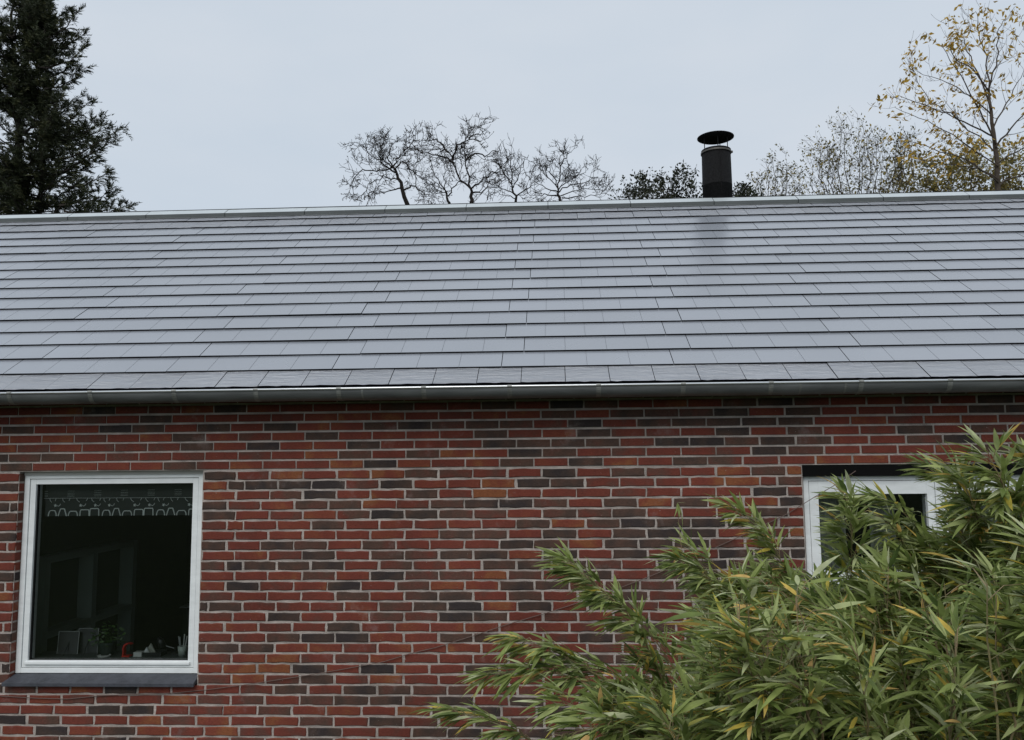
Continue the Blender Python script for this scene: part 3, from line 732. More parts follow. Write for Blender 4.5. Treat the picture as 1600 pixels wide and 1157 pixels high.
# curtains in the right window
M_curt = mat('grey_green_curtain', (.30,.30,.26), .9)
def curtain(x0, x1, folds, amp, Y, label, lean=0):
    nn = folds * 8; vs = []; fs = []
    for i in range(nn + 1):
        t = i / nn; x = x0 + (x1 - x0) * t; d = amp * math.sin(t * folds * 2 * math.pi) + amp * .3 * math.sin(t * 17)
        for z, q in ((az1 - .06, 1), (az1 - .45, .8), (az0 - .2, 1.1)): vs.append((x + lean * (az1 - z), Y + d * q, z))
        for z, q in ((az1 - .06, 1), (az1 - .45, .8), (az0 - .2, 1.1)): vs.append((x + lean * (az1 - z), Y + d * q + .002, z))
    for i in range(nn):
        a = 6 * i
        for j in (0, 1): fs += [(a + j, a + j + 1, a + 6 + j + 1, a + 6 + j), (a + 3 + j, a + 9 + j, a + 9 + j + 1, a + 3 + j + 1)]
    k = MB(); k.add(vs, fs); tag(k.build('curtain', M_curt, None, smooth=True), label, 'curtain', 'curtains in the right window')
curtain(1.80, 2.03, 4, .02, .24, 'grey curtain gathered at the left edge of the right window', .05)
curtain(2.24, 2.42, 3, .018, .30, 'grey curtain hanging at the middle of the left casement of the right window')
curtain(2.72, 3.45, 9, .02, .26, 'grey curtain behind the right casement of the right window')

# thin cable slung across the wall
pts = [(-60,1086),(0,1088),(55,1091),(105,1093),(158,1087),(220,1085),(277,1083),(330,1077),(394,1069),(467,1058),(530,1047),(600,1034),(640,1022),(681,1012),(740,994),(795,975),(860,956),(924,936),(970,918),(1016,901),(1046,888),(1076,875),(1120,855),(1166,834),(1198,819),(1230,803),(1253,789),(1278,774),(1308,756),(1337,736)]
k = MB(); k.tube([aty(x, y, -.012 + (.0 if x > 320 else .004)) + Vector((0, 0, .0015 * math.sin(x * .07))) for x, y in pts], .0027, 5)
tag(k.build('cable', mat('brown_cable', (.12,.075,.06), .6)), 'thin brown cable slung slantwise across the brick wall', 'cable')

# ------------------------------------------------------------------ trees
def wobble(pts, n_, amp, rnd):
    out = []
    for i in range(len(pts) - 1):
        for j in range(n_):
            t = j / n_; out.append(pts[i].lerp(pts[i+1], t) + Vector((rnd.gauss(0,1), rnd.gauss(0,1), rnd.gauss(0,1))) * amp * (0 if i + j == 0 else 1))
    out.append(pts[-1]); return out
def rand_dir(d, ang, rnd):
    a = d.orthogonal().normalized(); a.rotate(Matrix.Rotation(rnd.uniform(0, 6.283), 3, d))
    return (d * math.cos(ang) + a * math.sin(ang)).normalized()
def grow(mb, p, d, L_, r, lev, rnd, tips, up=.12, crook=.28, kids=(4,6), n=4, shrink=.55, rmin=.0035):
    k = 5; pts = [p]; rad = [r]; q = p.copy(); dd = d.copy()
    for i in range(k):
        dd = (dd + Vector((rnd.gauss(0,1), rnd.gauss(0,1), rnd.gauss(0,1))) * crook * .6 + Vector((0,0,up))).normalized()
        q = q + dd * L_ / k; pts.append(q.copy()); rad.append(max(rmin * .7, r * (1 - .75 * (i + 1) / k)))
    mb.tube(pts, rad, 3 if r < .02 else n, caps=False)
    tips.append((pts[-1], dd, lev, pts[2]))
    if lev <= 0: return
    for c in range(rnd.randint(*kids)):
        t = rnd.uniform(.2, .98); i = min(k - 1, int(t * k)); a = pts[i].lerp(pts[i+1], t * k - i)
        nd = rand_dir((pts[i+1] - pts[i]).normalized(), R(rnd.uniform(28, 68)), rnd)
        nd.y *= .8
        grow(mb, a, nd.normalized(), L_ * rnd.uniform(shrink - .15, shrink + .2), max(rmin, rad[i] * .55), lev - 1, rnd, tips, up, crook, kids, n, shrink, rmin)
def pxlimb(pl, dist, y_sp=0, rnd=None):
    return [at(x, y, dist + (y_sp * i / max(1, len(pl) - 1))) for i, (x, y) in enumerate(pl)]
def bare_tree(name, label, cat, dist, trunk, limbs, seed, matb, levels=2, twig=.55, r0=.075, kids=(4,6), leafer=None, leafmat=None, crook=.28, up=.10, r_limb=.03, spacing=.22, group=None, rmin=.0035, branchname='branches', ysq=1.0):
    rnd = random.Random(seed)
    limbs = [([(x, 318 - (318 - y) * ysq if y < 318 else y) for x, y in pl], sp) for pl, sp in limbs]; trunk = [(x, 318 - (318 - y) * ysq if y < 318 else y) for x, y in trunk]
    base = pxlimb(trunk, dist)
    b0 = base[0]; root = empty(name, (b0.x, b0.y, 0)); tag(root, label, cat, group)
    tr = MB(); br = MB(); tips = []
    full = [Vector((b0.x + rnd.uniform(-.3,.3), b0.y, 0)) ] + base
    t2 = wobble(full, 4, .015, rnd); nn = len(t2)
    tr.tube([v - root.location for v in t2], [r0 * (1.5 - 1.15 * i / nn) for i in range(nn)], 8)
    off = root.location
    for li, (pl, sp) in enumerate(limbs):
        P_ = wobble(pxlimb(pl, dist + (rnd.uniform(-.1,.1)), sp), 4, .018, rnd); k = len(P_)
        rl = r_limb * rnd.uniform(.8, 1.15)
        rad = [max(rmin, rl * (1 - .8 * i / k)) for i in range(k)]
        br.tube([v - off for v in P_], rad, 5, caps=False)
        tips.append((P_[-1] - off, (P_[-1] - P_[-2]).normalized(), 0, P_[-1] - off))
        acc = 0
        for i in range(1, k):
            seg = P_[i] - P_[i-1]; acc += seg.length
            while acc > spacing:
                acc -= spacing * rnd.uniform(.7, 1.3)
                nd = rand_dir(seg.normalized(), R(rnd.uniform(30, 75)), rnd)
                grow(br, P_[i] - off, nd, twig * rnd.uniform(.5, 1.2) * (1 - .35 * i / k), max(rmin, rad[i] * .5), levels - 1, rnd, tips, up, crook, kids, 4, .55, rmin)
    tr.build('trunk', matb, root); o = br.build(branchname, matb, root); o['kind'] = 'stuff'
    if leafer:
        lf = MB()
        for tp in tips: leafer(lf, tp, rnd)
        o = lf.build('leaves', leafmat, root); o['kind'] = 'stuff'
    return root
def leaf4(mb, p, d, L_, w_, tone, rnd, fold=.25):
    s_ = d.orthogonal().normalized(); s_.rotate(Matrix.Rotation(rnd.uniform(0, 6.283), 3, d)); nrm = d.cross(s_)
    a = p + d * L_ * .45 + s_ * w_ / 2 + nrm * w_ * fold; b = p + d * L_ * .45 - s_ * w_ / 2 + nrm * w_ * fold; c = p + d * L_
    mb.add([p, a, c, b], [(0,1,2),(0,2,3)], tone)
M_bud = leaf_mat('dead_leaf', [(0, (.03,.024,.018)), (1, (.06,.045,.03))], .8, .2, 0)
def buds(prob, sz):
    def f(mb, tp, rnd):
        p, d, lev, mid = tp
        for q in (p, mid):
            if rnd.random() < prob: leaf4(mb, q, rand_dir(d, R(40), rnd), rnd.uniform(.6, 1.3) * sz, sz * .5, rnd.random(), rnd)
    return f
GB = 'bare trees behind the ridge'
bare_tree('bare_tree', 'crooked leafless tree leaning left above the ridge, leftmost of the bare trees', 'tree', 19.0,
    [(665, 420), (640, 330), (625, 280), (614, 252)],
    [([(614,252),(598,240),(580,234),(565,215),(558,207)], .3), ([(614,252),(590,262),(565,256),(550,278),(547,288)], -.6), ([(614,252),(622,235),(632,225),(645,206),(655,203)], .5),
     ([(616,256),(630,242),(645,262),(665,275),(685,288)], .8), ([(622,275),(600,270),(575,285),(566,303)], -.8), ([(628,290),(605,297),(585,300)], .2), ([(618,262),(600,250),(592,232),(596,212)], .9), ([(630,295),(650,285),(660,300),(680,305)], -.7), ([(614,252),(606,235),(612,212),(618,204)],-.4)],
    11, M_twig, 3, .56, .058, (3,4), buds(.16, .055), M_bud, crook=.33, up=.02, r_limb=.021, spacing=.15, rmin=.0060, group=GB, ysq=.86)
bare_tree('bare_tree', 'tallest bare tree with a forked trunk, just right of the leaning tree', 'tree', 18.5,
    [(737, 420), (736, 318), (736, 292)],
    [([(736,292),(718,270),(708,240),(698,222),(684,220),(672,222)], .2), ([(736,292),(730,262),(726,235),(728,205),(733,183)], .4), ([(736,292),(752,278),(770,262),(790,268),(800,280)], -.5),
     ([(728,240),(742,228),(760,232),(772,222)], .6), ([(736,300),(758,296),(765,275)], .1), ([(710,245),(690,232),(660,225),(640,208)], .8), ([(708,238),(714,212),(728,203),(752,206)], -.7), ([(700,225),(688,208),(680,200),(655,206)], .3), ([(732,200),(745,190),(750,196)],-.4)],
    12, M_twig, 3, .56, .062, (3,4), buds(.14, .05), M_bud, crook=.33, up=.03, r_limb=.022, spacing=.15, rmin=.0060, group=GB, ysq=.86)
bare_tree('bare_tree', 'thin leafless tree filling the gap low between the two larger bare trees', 'tree', 20.5,
    [(705, 420), (702, 318), (696, 295)],
    [([(696,295),(680,270),(672,250)], .3), ([(696,295),(694,268),(700,250)], -.3), ([(696,298),(676,292),(664,280)], .4), ([(700,305),(716,280),(722,262)], .2), ([(696,295),(684,285),(660,262)], -.4)],
    13, M_twig, 3, .55, .045, (2,3), buds(.12, .05), M_bud, crook=.30, up=.04, r_limb=.016, spacing=.15, group=GB, ysq=.86)
bare_tree('bare_tree', 'slender bare tree with thin straight twigs, second from the right of the leafless ones', 'tree', 20.0,
    [(815, 420), (806, 315), (800, 285)],
    [([(800,285),(800,262),(798,240),(800,226)], .2), ([(800,285),(788,262),(780,235)], .5), ([(802,290),(812,262),(820,240),(826,230)], -.4), ([(803,300),(784,290),(772,275)], .5), ([(806,305),(826,288),(840,285)], .1), ([(762,312),(763,290),(762,284)], .1), ([(805,310),(790,302),(775,300)],.4), ([(806,308),(822,300),(834,296)],.4)],
    14, M_twig, 2, .52, .040, (4,6), buds(.2, .04), M_bud, crook=.26, up=.05, r_limb=.015, spacing=.14, rmin=.0060, group=GB, ysq=.86)
bare_tree('bare_tree', 'wide low bare tree with one tall crooked leader, rightmost of the leafless ones', 'tree', 20.0,
    [(880, 420), (874, 312), (872, 292)],
    [([(872,292),(876,262),(875,240),(878,228),(868,204)], .3), ([(876,250),(886,228),(892,226)], -.4), ([(872,292),(850,262),(842,236)], .4), ([(872,295),(895,270),(915,262)], .7), ([(874,298),(900,282),(936,272)], .2), ([(875,305),(910,290),(944,296)], -.4),
     ([(872,298),(850,290),(832,275)], .4), ([(878,308),(915,306),(948,300)], .4), ([(874,305),(850,302),(830,305)], -.4), ([(872,290),(860,262),(858,246)], -.5)],
    15, M_twig, 3, .54, .045, (3,4), buds(.12, .04), M_bud, crook=.32, up=.03, r_limb=.017, spacing=.15, rmin=.0060, group=GB, ysq=.86)

M_evleaf = leaf_mat('dark_shrub_leaf', [(0, (.014,.018,.010)), (.6, (.030,.036,.018)), (1, (.055,.06,.03))], .55, .3, .1)
M_olive = leaf_mat('olive_autumn_leaf', [(0, (.075,.072,.045)), (.5, (.15,.14,.065)), (.8, (.28,.235,.07)), (1, (.42,.31,.08))], .6, .3, .3)
M_yellow = leaf_mat('yellow_autumn_leaf', [(0, (.26,.18,.04)), (.5, (.55,.34,.06)), (1, (.68,.46,.09))], .6, .2, .5)
def leaves(nl, sz, asp=.5, spread=.12, droop=.0, lo=0, hi=1):
    def f(mb, tp, rnd):
        p, d, lev, mid = tp
        for j in range(nl):
            if rnd.random() < .15: continue
            q = mid.lerp(p, rnd.uniform(0, 1.05)) + Vector((rnd.gauss(0,1), rnd.gauss(0,1), rnd.gauss(0,1))) * spread * .3
            dd = rand_dir(d, R(rnd.uniform(20, 90)), rnd) + Vector((0,0,-droop)); dd.normalize()
            L_ = sz * rnd.uniform(.6, 1.3); leaf4(mb, q, dd, L_, L_ * asp, rnd.uniform(lo, hi), rnd)
    return f
def sparse(fn):
    def f(mb, tp, rnd):
        z = tp[0].z; k = max(.42, min(1.0, 1.15 - (z - 6.0) / 6.0))
        if rnd.random() < k: fn(mb, tp, rnd)
    return f
def shrub(name, label, dist, px, halfw, py_top, seed, matb, lm, leafer, stems=9, levels=2, twig=.5, group='shrubs growing behind the house', r_limb=.016, crook=.25, spacing=.16, cat='shrub', rmin=.003, prof=None):
    rnd = random.Random(seed); limbs = []
    for i in range(stems):
        t = (i + .5) / stems * 2 - 1; x = px + halfw * t + rnd.uniform(-.1,.1) * halfw
        top = py_top + (prof(t) if prof else 25 * t * t) + rnd.uniform(0, 18)
        limbs.append(([(px + halfw * t * .35, 360), (px + halfw * t * .7, 330 - rnd.uniform(0, 10)), (x, (top + 320) / 2), (x + rnd.uniform(-8, 8), top)], rnd.uniform(-.8, .8)))
    return bare_tree(name, label, cat, dist, [(px, 420), (px, 360)], limbs, seed, matb, levels, twig, .04, (3,5), leafer, lm, crook, .10, r_limb, spacing, group, rmin)
shrub('evergreen_shrub', 'dense dark leafy shrub peeping over the ridge just left of the flue', 19.5, 1050, 44, 276, 31, M_bark, M_evleaf, leaves(6, .085, .55, .15), 10, 2, .45)
shrub('evergreen_shrub', 'small sparse dark shrub over the ridge to the left of the dense one', 20.5, 990, 26, 280, 32, M_bark, M_evleaf, leaves(5, .08, .55, .12), 5, 2, .40)
shrub('leafy_shrub', 'low dark leafy shrub immediately right of the flue', 19.0, 1158, 24, 288, 33, M_bark, M_evleaf, leaves(6, .09, .5, .15), 5, 2, .40)
shrub('leafy_shrub', 'sparse grey twiggy shrub with tiny leaves between the flue and the thicket', 20.0, 1215, 42, 252, 34, M_bark2, M_olive, leaves(3, .07, .45, .15), 8, 2, .50, rmin=.004)
shrub('leafy_shrub', 'broad grey thicket of fine twigs and olive leaves below the yellow tree', 21.0, 1345, 85, 205, 35, M_bark2, M_olive, leaves(2, .080, .5, .2), 17, 2, .80, r_limb=.018, spacing=.17, rmin=.004, prof=lambda t: 45 * (t < 0) * t * t + 20 * (t > 0) * t)
shrub('leafy_shrub', 'mass of yellow green leaves at the foot of the yellow tree at the right edge', 22.0, 1530, 130, 245, 36, M_bark2, M_olive, leaves(6, .105, .55, .25, 0, .45, 1), 20, 2, .85, r_limb=.018, spacing=.17, rmin=.004, prof=lambda t: 25 * t * t)
bare_tree('yellow_tree', 'tall half-bare tree with hanging yellow leaves at the right edge', 'tree', 18.0,
    [(1572, 420), (1560, 300), (1553, 210), (1545, 140)],
    [([(1545,140),(1540,90),(1530,50),(1524,18)], .3), ([(1545,140),(1560,90),(1558,52),(1572,28)], -.3), ([(1550,170),(1530,120),(1512,80),(1502,48)], .6), ([(1552,185),(1515,150),(1480,130),(1430,110)], .4),
     ([(1555,215),(1510,190),(1460,170),(1405,150)], -.5), ([(1557,240),(1500,190),(1455,160),(1420,100)], .5), ([(1560,260),(1500,220),(1450,190),(1398,168)], .2), ([(1552,200),(1580,150),(1600,110)], .4), ([(1556,230),(1590,190),(1625,150)], -.4),
     ([(1558,255),(1600,230),(1650,200)], .3), ([(1560,280),(1510,250),(1455,232),(1410,215)], .6), ([(1562,290),(1600,270),(1650,262)], .1), ([(1548,150),(1520,110),(1490,90),(1478,70)], -.5), ([(1556,225),(1530,170),(1500,120),(1472,72)], -.6), ([(1600,120),(1606,70),(1600,40)],.2), ([(1560,285),(1530,262),(1490,260),(1440,250)],-.5)],
    41, M_bark2, 2, .80, .060, (2,4), sparse(leaves(6, .125, .42, .20, 1.0)), M_yellow, crook=.14, up=.18, r_limb=.020, spacing=.24, rmin=.004)

# conifer at the left
M_needle = leaf_mat('conifer_needle', [(0, (.016,.021,.013)), (.6, (.042,.052,.024)), (1, (.105,.105,.042))], .6, .3, .08)
rnd = random.Random(77)
D0 = 20.0
base = at(30, 330, D0); con = tag(empty('conifer', (base.x, base.y, 0)), 'tall dark evergreen conifer with feathery sprays behind the left end of the roof', 'tree')
off = con.location
tr = MB(); br = MB(); nd_ = MB()
lead = [[(30,330),(28,200),(22,90),(18,20),(15,-60)], [(60,330),(66,200),(74,90),(78,22),(80,5)]]
axes = []
for i, pl in enumerate(lead):
    P_ = pxlimb(pl, D0 + i * .5)
    if i == 0: P_ = [Vector((base.x, base.y, 0))] + P_
    else: P_ = [Vector((base.x, base.y, 2.0))] + P_
    P_ = wobble(P_, 5, .02, rnd); n_ = len(P_)
    tr.tube([v - off for v in P_], [max(.015, .13 * (1 - i_ / n_) * (1 if i == 0 else .6)) for i_ in range(n_)], 8)
    axes.append(P_)
prof = [(-60, 60), (5, 84), (10, 112), (35, 118), (60, 112), (85, 134), (115, 122), (150, 108), (175, 142), (195, 160), (215, 175), (235, 158), (262, 146), (275, 154), (300, 162), (322, 178), (345, 185)]
def spray(p, d, L_, tone):
    """one flat feathery spray: a stem with short blades either side"""
    s_ = d.cross(Vector((0,0,1))); s_ = s_.normalized() if s_.length > .1 else Vector((1,0,0))
    k = 5
    for i in range(k):
        t = (i + .3) / k; q = p + d * L_ * t + Vector((0,0,-.12 * L_ * t * t))
        for sg in (-1, 1):
            e = (d * .75 + s_ * sg * .65 + Vector((rnd.gauss(0,.22), rnd.gauss(0,.22), rnd.gauss(0,.22)))).normalized()
            bl_ = L_ * (.55 - .25 * t) * rnd.uniform(.7, 1.2); wv = bl_ * .14
            nn = Vector((rnd.gauss(0,1), rnd.gauss(0,1), rnd.gauss(0,1))); sd_ = e.cross(nn).normalized() * wv
            nd_.add([q + sd_, q - sd_, q + e * bl_], [(0,1,2)], tone)
def limb(p0, p1, nsub, dens):
    P_ = []
    for i in range(7):
        t = i / 6; P_.append(p0.lerp(p1, t) + Vector((rnd.gauss(0,.03), rnd.gauss(0,.03), -.18 * math.sin(t * math.pi) * (p1 - p0).length * .5 + rnd.gauss(0,.02))))
    Ln = (p1 - p0).length
    br.tube([v - off for v in P_], [max(.006, .03 * (1 - i / 7)) for i in range(7)], 4, caps=False)
    clump = 0
    for i in range(6):
        for j in range(dens):
            t = rnd.random(); q = P_[i].lerp(P_[i+1], t); dd = (P_[i+1] - P_[i]).normalized()
            tt = (i + t) / 6
            if tt < .15 and rnd.random() < .6: continue
            sd = rand_dir(dd, R(rnd.uniform(15, 75)), rnd); sd.z += .15; sd.normalize()
            sl = Ln * .26 * rnd.uniform(.4, 1) * (1.15 - tt * .5); sl = min(sl, .55)
            e = q + sd * sl; 
            br.tube([q - off, (q.lerp(e, .5) + Vector((0,0,-.02))) - off, e - off], [.005, .004, .003], 3, caps=False)
            tn = rnd.random()
            for m_ in range(5):
                u_t = rnd.uniform(.15, 1); pp = q.lerp(e, u_t); sdd = rand_dir(sd, R(rnd.uniform(0, 55)), rnd)
                spray(pp - off, sdd, rnd.uniform(.11, .22), min(1, max(0, tn * .6 + rnd.random() * .4)))
    spray(P_[-1] - off, (P_[-1] - P_[-2]).normalized(), .26, .6)
for i in range(165):
    py = rnd.uniform(-40, 345); lf = rnd.random()
    ax = 40 + (0 if lf < .5 else 22)
    rpx = np.interp(py, [a for a, b in prof], [b for a, b in prof]) - 45
    ext = rpx / F * D0 * rnd.uniform(.72, 1.0)
    ang = rnd.uniform(0, 2 * math.pi) if i % 3 else rnd.uniform(R(215), R(325))
    c0 = at(ax, py + 22 + rpx * .12, D0); tip = at(ax, py, D0) + Vector((math.cos(ang) * ext * 1.0, math.sin(ang) * ext * .9, rnd.uniform(-.1,.25)))
    limb(c0, tip, 0, 4)
for (x0, y0, x1, y1, dz) in ((60,70,125,18,.3),(60,105,133,78,-.2),(70,140,132,108,.3),(70,205,140,160,0),(80,225,160,182,.3),(80,250,180,203,-.3),(90,270,158,222,.2),(90,290,168,270,-.4),(90,320,175,298,.3),(100,335,205,322,.2),(20,60,38,10,.2),(20,60,0,30,.2),(40,60,48,14,-.2),(70,60,78,8,.2), (100,330,190,325,-.3)):
    limb(at(x0, y0, D0 - .6), at(x1, y1, D0 - .8 + dz), 0, 5)
tr.build('trunk', M_bark, con); o = br.build('branches', M_bark, con); o['kind'] = 'stuff'; o = nd_.build('crown', M_needle, con); o['kind'] = 'stuff'
print('needles', len(nd_.f))

# ------------------------------------------------------------------ bamboo in front of the wall
LEAF_STOPS = [(0, (.085,.125,.035)), (.25, (.185,.240,.065)), (.5, (.310,.370,.115)), (.72, (.42,.47,.20)), (.88, (.53,.56,.34)), (.905, (.45,.43,.08)), (.95, (.70,.52,.10)), (1.0, (.74,.47,.19))]
M_bleaf_s = leaf_mat('bamboo_leaf_joined', LEAF_STOPS, .5, .25, .38, 'GEOMETRY'); M_bleaf = leaf_mat('bamboo_leaf', LEAF_STOPS, .5, .25, .38, 'OBJECT')
M_culm = leaf_mat('bamboo_culm', [(0, (.14,.14,.06)), (1, (.24,.17,.10))], .5, .3, 0)
bam = tag(empty('bamboo', (1.9, -3.0, 0)), 'big bushy clump of green bamboo with some yellow leaves in front of the wall', 'bamboo')
boff = bam.location
rnd = random.Random(1234)
culms = MB(); twigs = MB(); LV = []      # LV: (pos, dir, side normal, L, W, tone, curl)
def add_leaf(p, d, L_, W_, tone):
    up = Vector((rnd.gauss(0, .45), rnd.gauss(0, .45), 1)).normalized()
    s_ = d.cross(up); s_ = s_.normalized() if s_.length > .05 else d.orthogonal().normalized()
    nrm = s_.cross(d).normalized(); LV.append((p, d.normalized(), s_, nrm, L_, W_, tone, rnd.uniform(.02, .28)))
def tone_leaf():
    u = rnd.random()
    if u < .075: return rnd.uniform(.90, 1)
    return min(.88, max(0, rnd.gauss(.46, .26)))
def branchlet(p, d, L_, nl, ll, dens=1):
    """a thin twig with alternating leaves fanning at its end"""
    q = p + d * L_ * .5 + Vector((0,0,.01)); e = p + d * L_ + Vector((0,0,-L_ * .12))
    twigs.tube([p, q, e], [.0014, .0012, .0009], 3, caps=False, tone=rnd.random())
    sd = d.cross(Vector((rnd.gauss(0,.3), rnd.gauss(0,.3), 1))).normalized()
    for i in range(nl):
        t = .35 + .65 * (i + .5) / nl; b = p.lerp(e, t) + Vector((0,0,.004))
        sg = 1 if i % 2 else -1
        dd = d * 1.0 + sd * sg * rnd.uniform(.2, .7) + Vector((rnd.gauss(-.30,.15), rnd.gauss(0,.12), rnd.gauss(-.05, .2)))
        if i == nl - 1: dd = d + Vector((rnd.gauss(0,.12), rnd.gauss(0,.12), rnd.gauss(0,.12)))
        dd.z -= .22; dd.normalize(); dd.z *= .75; dd.normalize(); l = ll * .84 * rnd.uniform(.6, 1.25); add_leaf(b, dd, l, l * rnd.uniform(.125, .180), tone_leaf())
def culm(pl, base, r=.0045, start=.30, step=.045, ll=.105, spread=55, blen=.11, thin=False, bias=None):
    """pl: upper course (world points, tip first); grows from base"""
    P_ = list(reversed(pl)); P_ = [base] + ([base.lerp(P_[0], .6) + Vector((0,0,.25))] if (P_[0] - base).length > .5 else []) + P_
    # smooth
    n_ = 26; C_ = []
    for i in range(n_ + 1):
        t = i / n_ * (len(P_) - 1); a = min(len(P_) - 2, int(t)); u = t - a
        p0, p1, p2, p3 = P_[max(0, a-1)], P_[a], P_[a+1], P_[min(len(P_)-1, a+2)]
        C_.append(.5 * ((2*p1) + (p2 - p0)*u + (2*p0 - 5*p1 + 4*p2 - p3)*u*u + (3*p1 - p0 - 3*p2 + p3)*u**3))
    culms.tube([c for c in C_], [r * (1 - .8 * i / n_) for i in range(n_ + 1)], 5, caps=False, tone=rnd.random())
    Ltot = sum((C_[i+1] - C_[i]).length for i in range(n_)); acc = 0; run_ = 0; side = 0
    for i in range(n_):
        seg = C_[i+1] - C_[i]; sl = seg.length; d = seg.normalized(); acc += sl; run_ += sl
        if run_ / Ltot < start: acc = 0; continue
        st_ = step * (1.0 if run_ / Ltot < .9 else .7)
        while acc > st_:
            acc -= st_; side += 1
            q = C_[i+1] - d * acc
            for _ in range(1 if thin else 2):
                bd = rand_dir(d, R(rnd.uniform(spread * .35, spread)), rnd)
                if bias: bd = (bd + bias * .45).normalized()
                rest = 1 - run_ / Ltot
                branchlet(q, bd, blen * rnd.uniform(.5, 1.2) * (.5 + min(1, rest * 2.2)), rnd.randint(5, 8), ll)
    branchlet(C_[-1], (C_[-1] - C_[-2]).normalized(), .05, 4, ll)
def px(pl, dist): return [at(x, y, dist + dd) for (x, y, dd) in pl]
bc_ = lambda x, y: Vector((x, y, 0))
left = Vector((-.8, -.1, .25))
# the sprays whose outline shows against the wall
culm(px([(888,880,0),(935,918,0),(985,965,.05),(1020,1030,.1),(1050,1100,.15),(1078,1180,.2)], 2.75), bc_(1.5,-2.9), .005, .45, .030, .10, 48, .10, bias=left*.5)
culm(px([(895,882,.3),(950,935,.3),(1010,985,.3),(1060,1060,.3),(1100,1180,.3)], 2.75), bc_(1.6,-2.8), .005, .5, .035, .10, 48, .09)
culm(px([(812,1000,0),(860,1015,0),(920,1048,.05),(985,1085,.1),(1060,1150,.2)], 2.55), bc_(1.4,-3.1), .0045, .55, .032, .095, 50, .10, bias=left*.5)
culm(px([(770,1055,0),(840,1050,0),(900,1062,.05),(980,1110,.1),(1040,1190,.2)], 2.50), bc_(1.3,-3.2), .0045, .55, .032, .095, 55, .10, bias=left*.4)
culm(px([(702,1112,0),(750,1122,0),(800,1142,0),(860,1175,.05),(940,1230,.1)], 2.35), bc_(1.1,-3.4), .004, .60, .035, .085, 45, .07, bias=left*.4)
culm(px([(870,1100,0),(930,1110,0),(990,1140,.1),(1050,1200,.2)], 2.3), bc_(1.3,-3.4), .004, .55, .032, .10, 55, .10)
culm(px([(880,1150,0),(950,1135,0),(1010,1160,.1),(1050,1220,.2)], 2.2), bc_(1.3,-3.5), .004, .55, .030, .10, 55, .10)
# one thin bare shoot with a leaf pair on top
P_ = px([(1058,786,0),(1062,835,0),(1068,880,0),(1078,930,0),(1090,990,0),(1110,1100,.1)], 2.9)
culms.tube(list(reversed(P_)) , [.0024,.002,.0018,.0015,.0012,.0009], 4, caps=False, tone=.9)
for dx, dz, l in ((.30, -.75, .085), (-.06, -1, .05), (.2, -1, .05), (.9, .1, .03)): add_leaf(P_[0], Vector((dx, -.1, dz)).normalized(), l, l * .2, .55 if l > .03 else .8)
# sprays by the window and the dense right hand mass
culm(px([(1152,800,0),(1190,830,0),(1222,880,0),(1245,950,.1),(1260,1040,.2)], 2.9), bc_(1.9,-2.9), .005, .45, .030, .095, 50, .09, bias=left*.4)
culm(px([(1065,880,0),(1110,905,0),(1155,955,.1),(1190,1040,.2)], 2.75), bc_(1.7,-3.0), .005, .45, .030, .10, 50, .10, bias=left*.5)
culm(px([(1080,870,.2),(1130,900,.2),(1180,940,.2),(1215,1040,.2)], 2.75), bc_(1.8,-3.0), .005, .45, .035, .10, 55, .10)
culm(px([(1325,785,0),(1330,830,0),(1330,900,.1),(1325,1000,.2)], 2.7), bc_(2.0,-2.8), .005, .45, .028, .10, 60, .10)
culm(px([(1362,800,0),(1400,830,0),(1425,890,.1),(1440,960,.2)], 2.8), bc_(2.1,-2.9), .005, .45, .030, .105, 55, .11, bias=left*.4)
culm(px([(1372,785,.1),(1410,800,.1),(1445,850,.15),(1460,950,.2)], 2.8), bc_(2.1,-2.9), .004, .5, .045, .10, 50, .10, bias=left*.6)
culm(px([(1455,735,.1),(1490,765,.1),(1510,820,.15),(1520,950,.2)], 2.75), bc_(2.2,-2.9), .004, .5, .045, .10, 50, .10, bias=left*.6)
culm(px([(1490,742,0),(1512,775,0),(1530,820,.1),(1520,920,.2)], 2.7), bc_(2.3,-2.9), .006, .45, .034, .11, 55, .12, bias=left*.3)
culm(px([(1550,722,0),(1566,755,0),(1580,800,.1),(1590,920,.2)], 2.5), bc_(2.4,-3.0), .006, .45, .034, .11, 55, .12, bias=left*.3)
culm(px([(1510,765,0),(1524,800,0),(1530,840,.1),(1530,960,.2)], 2.6), bc_(2.4,-3.0), .006, .45, .036, .11, 60, .12)
culm(px([(1616,722,0),(1616,760,0),(1620,840,.1),(1630,960,.2)], 2.6), bc_(2.5,-3.0), .006, .45, .034, .11, 60, .12)
env = [(1080,960),(1130,890),(1160,860),(1200,860),(1240,900),(1280,890),(1310,860),(1345,860),(1380,875),(1420,870),(1460,825),(1500,790),(1550,770),(1600,750),(1700,740)]
for i in range(122):
    x = rnd.uniform(1085, 1690); e_ = np.interp(x, [a for a, b in env], [b for a, b in env])
    y = e_ + 18 + abs(rnd.gauss(0, 1)) * 130 + (0 if x > 1250 else 15)
    dd = rnd.uniform(1.9, 3.2) if y > e_ + 120 else rnd.uniform(2.5, 3.4)
    ln = rnd.uniform(-.2, 1) * 60
    pl = px([(x, y, 0), (x + ln * .5, y + 60, 0), (x + ln, y + 140, .05), (x + ln * 1.3, y + 260, .1)], dd)
    culm(pl, bc_(pl[-1].x + rnd.uniform(-.1, .2), pl[-1].y + rnd.uniform(-.1,.1)), .005, .42, .042, .10, 62, .12, bias=left * rnd.uniform(.1, .9))
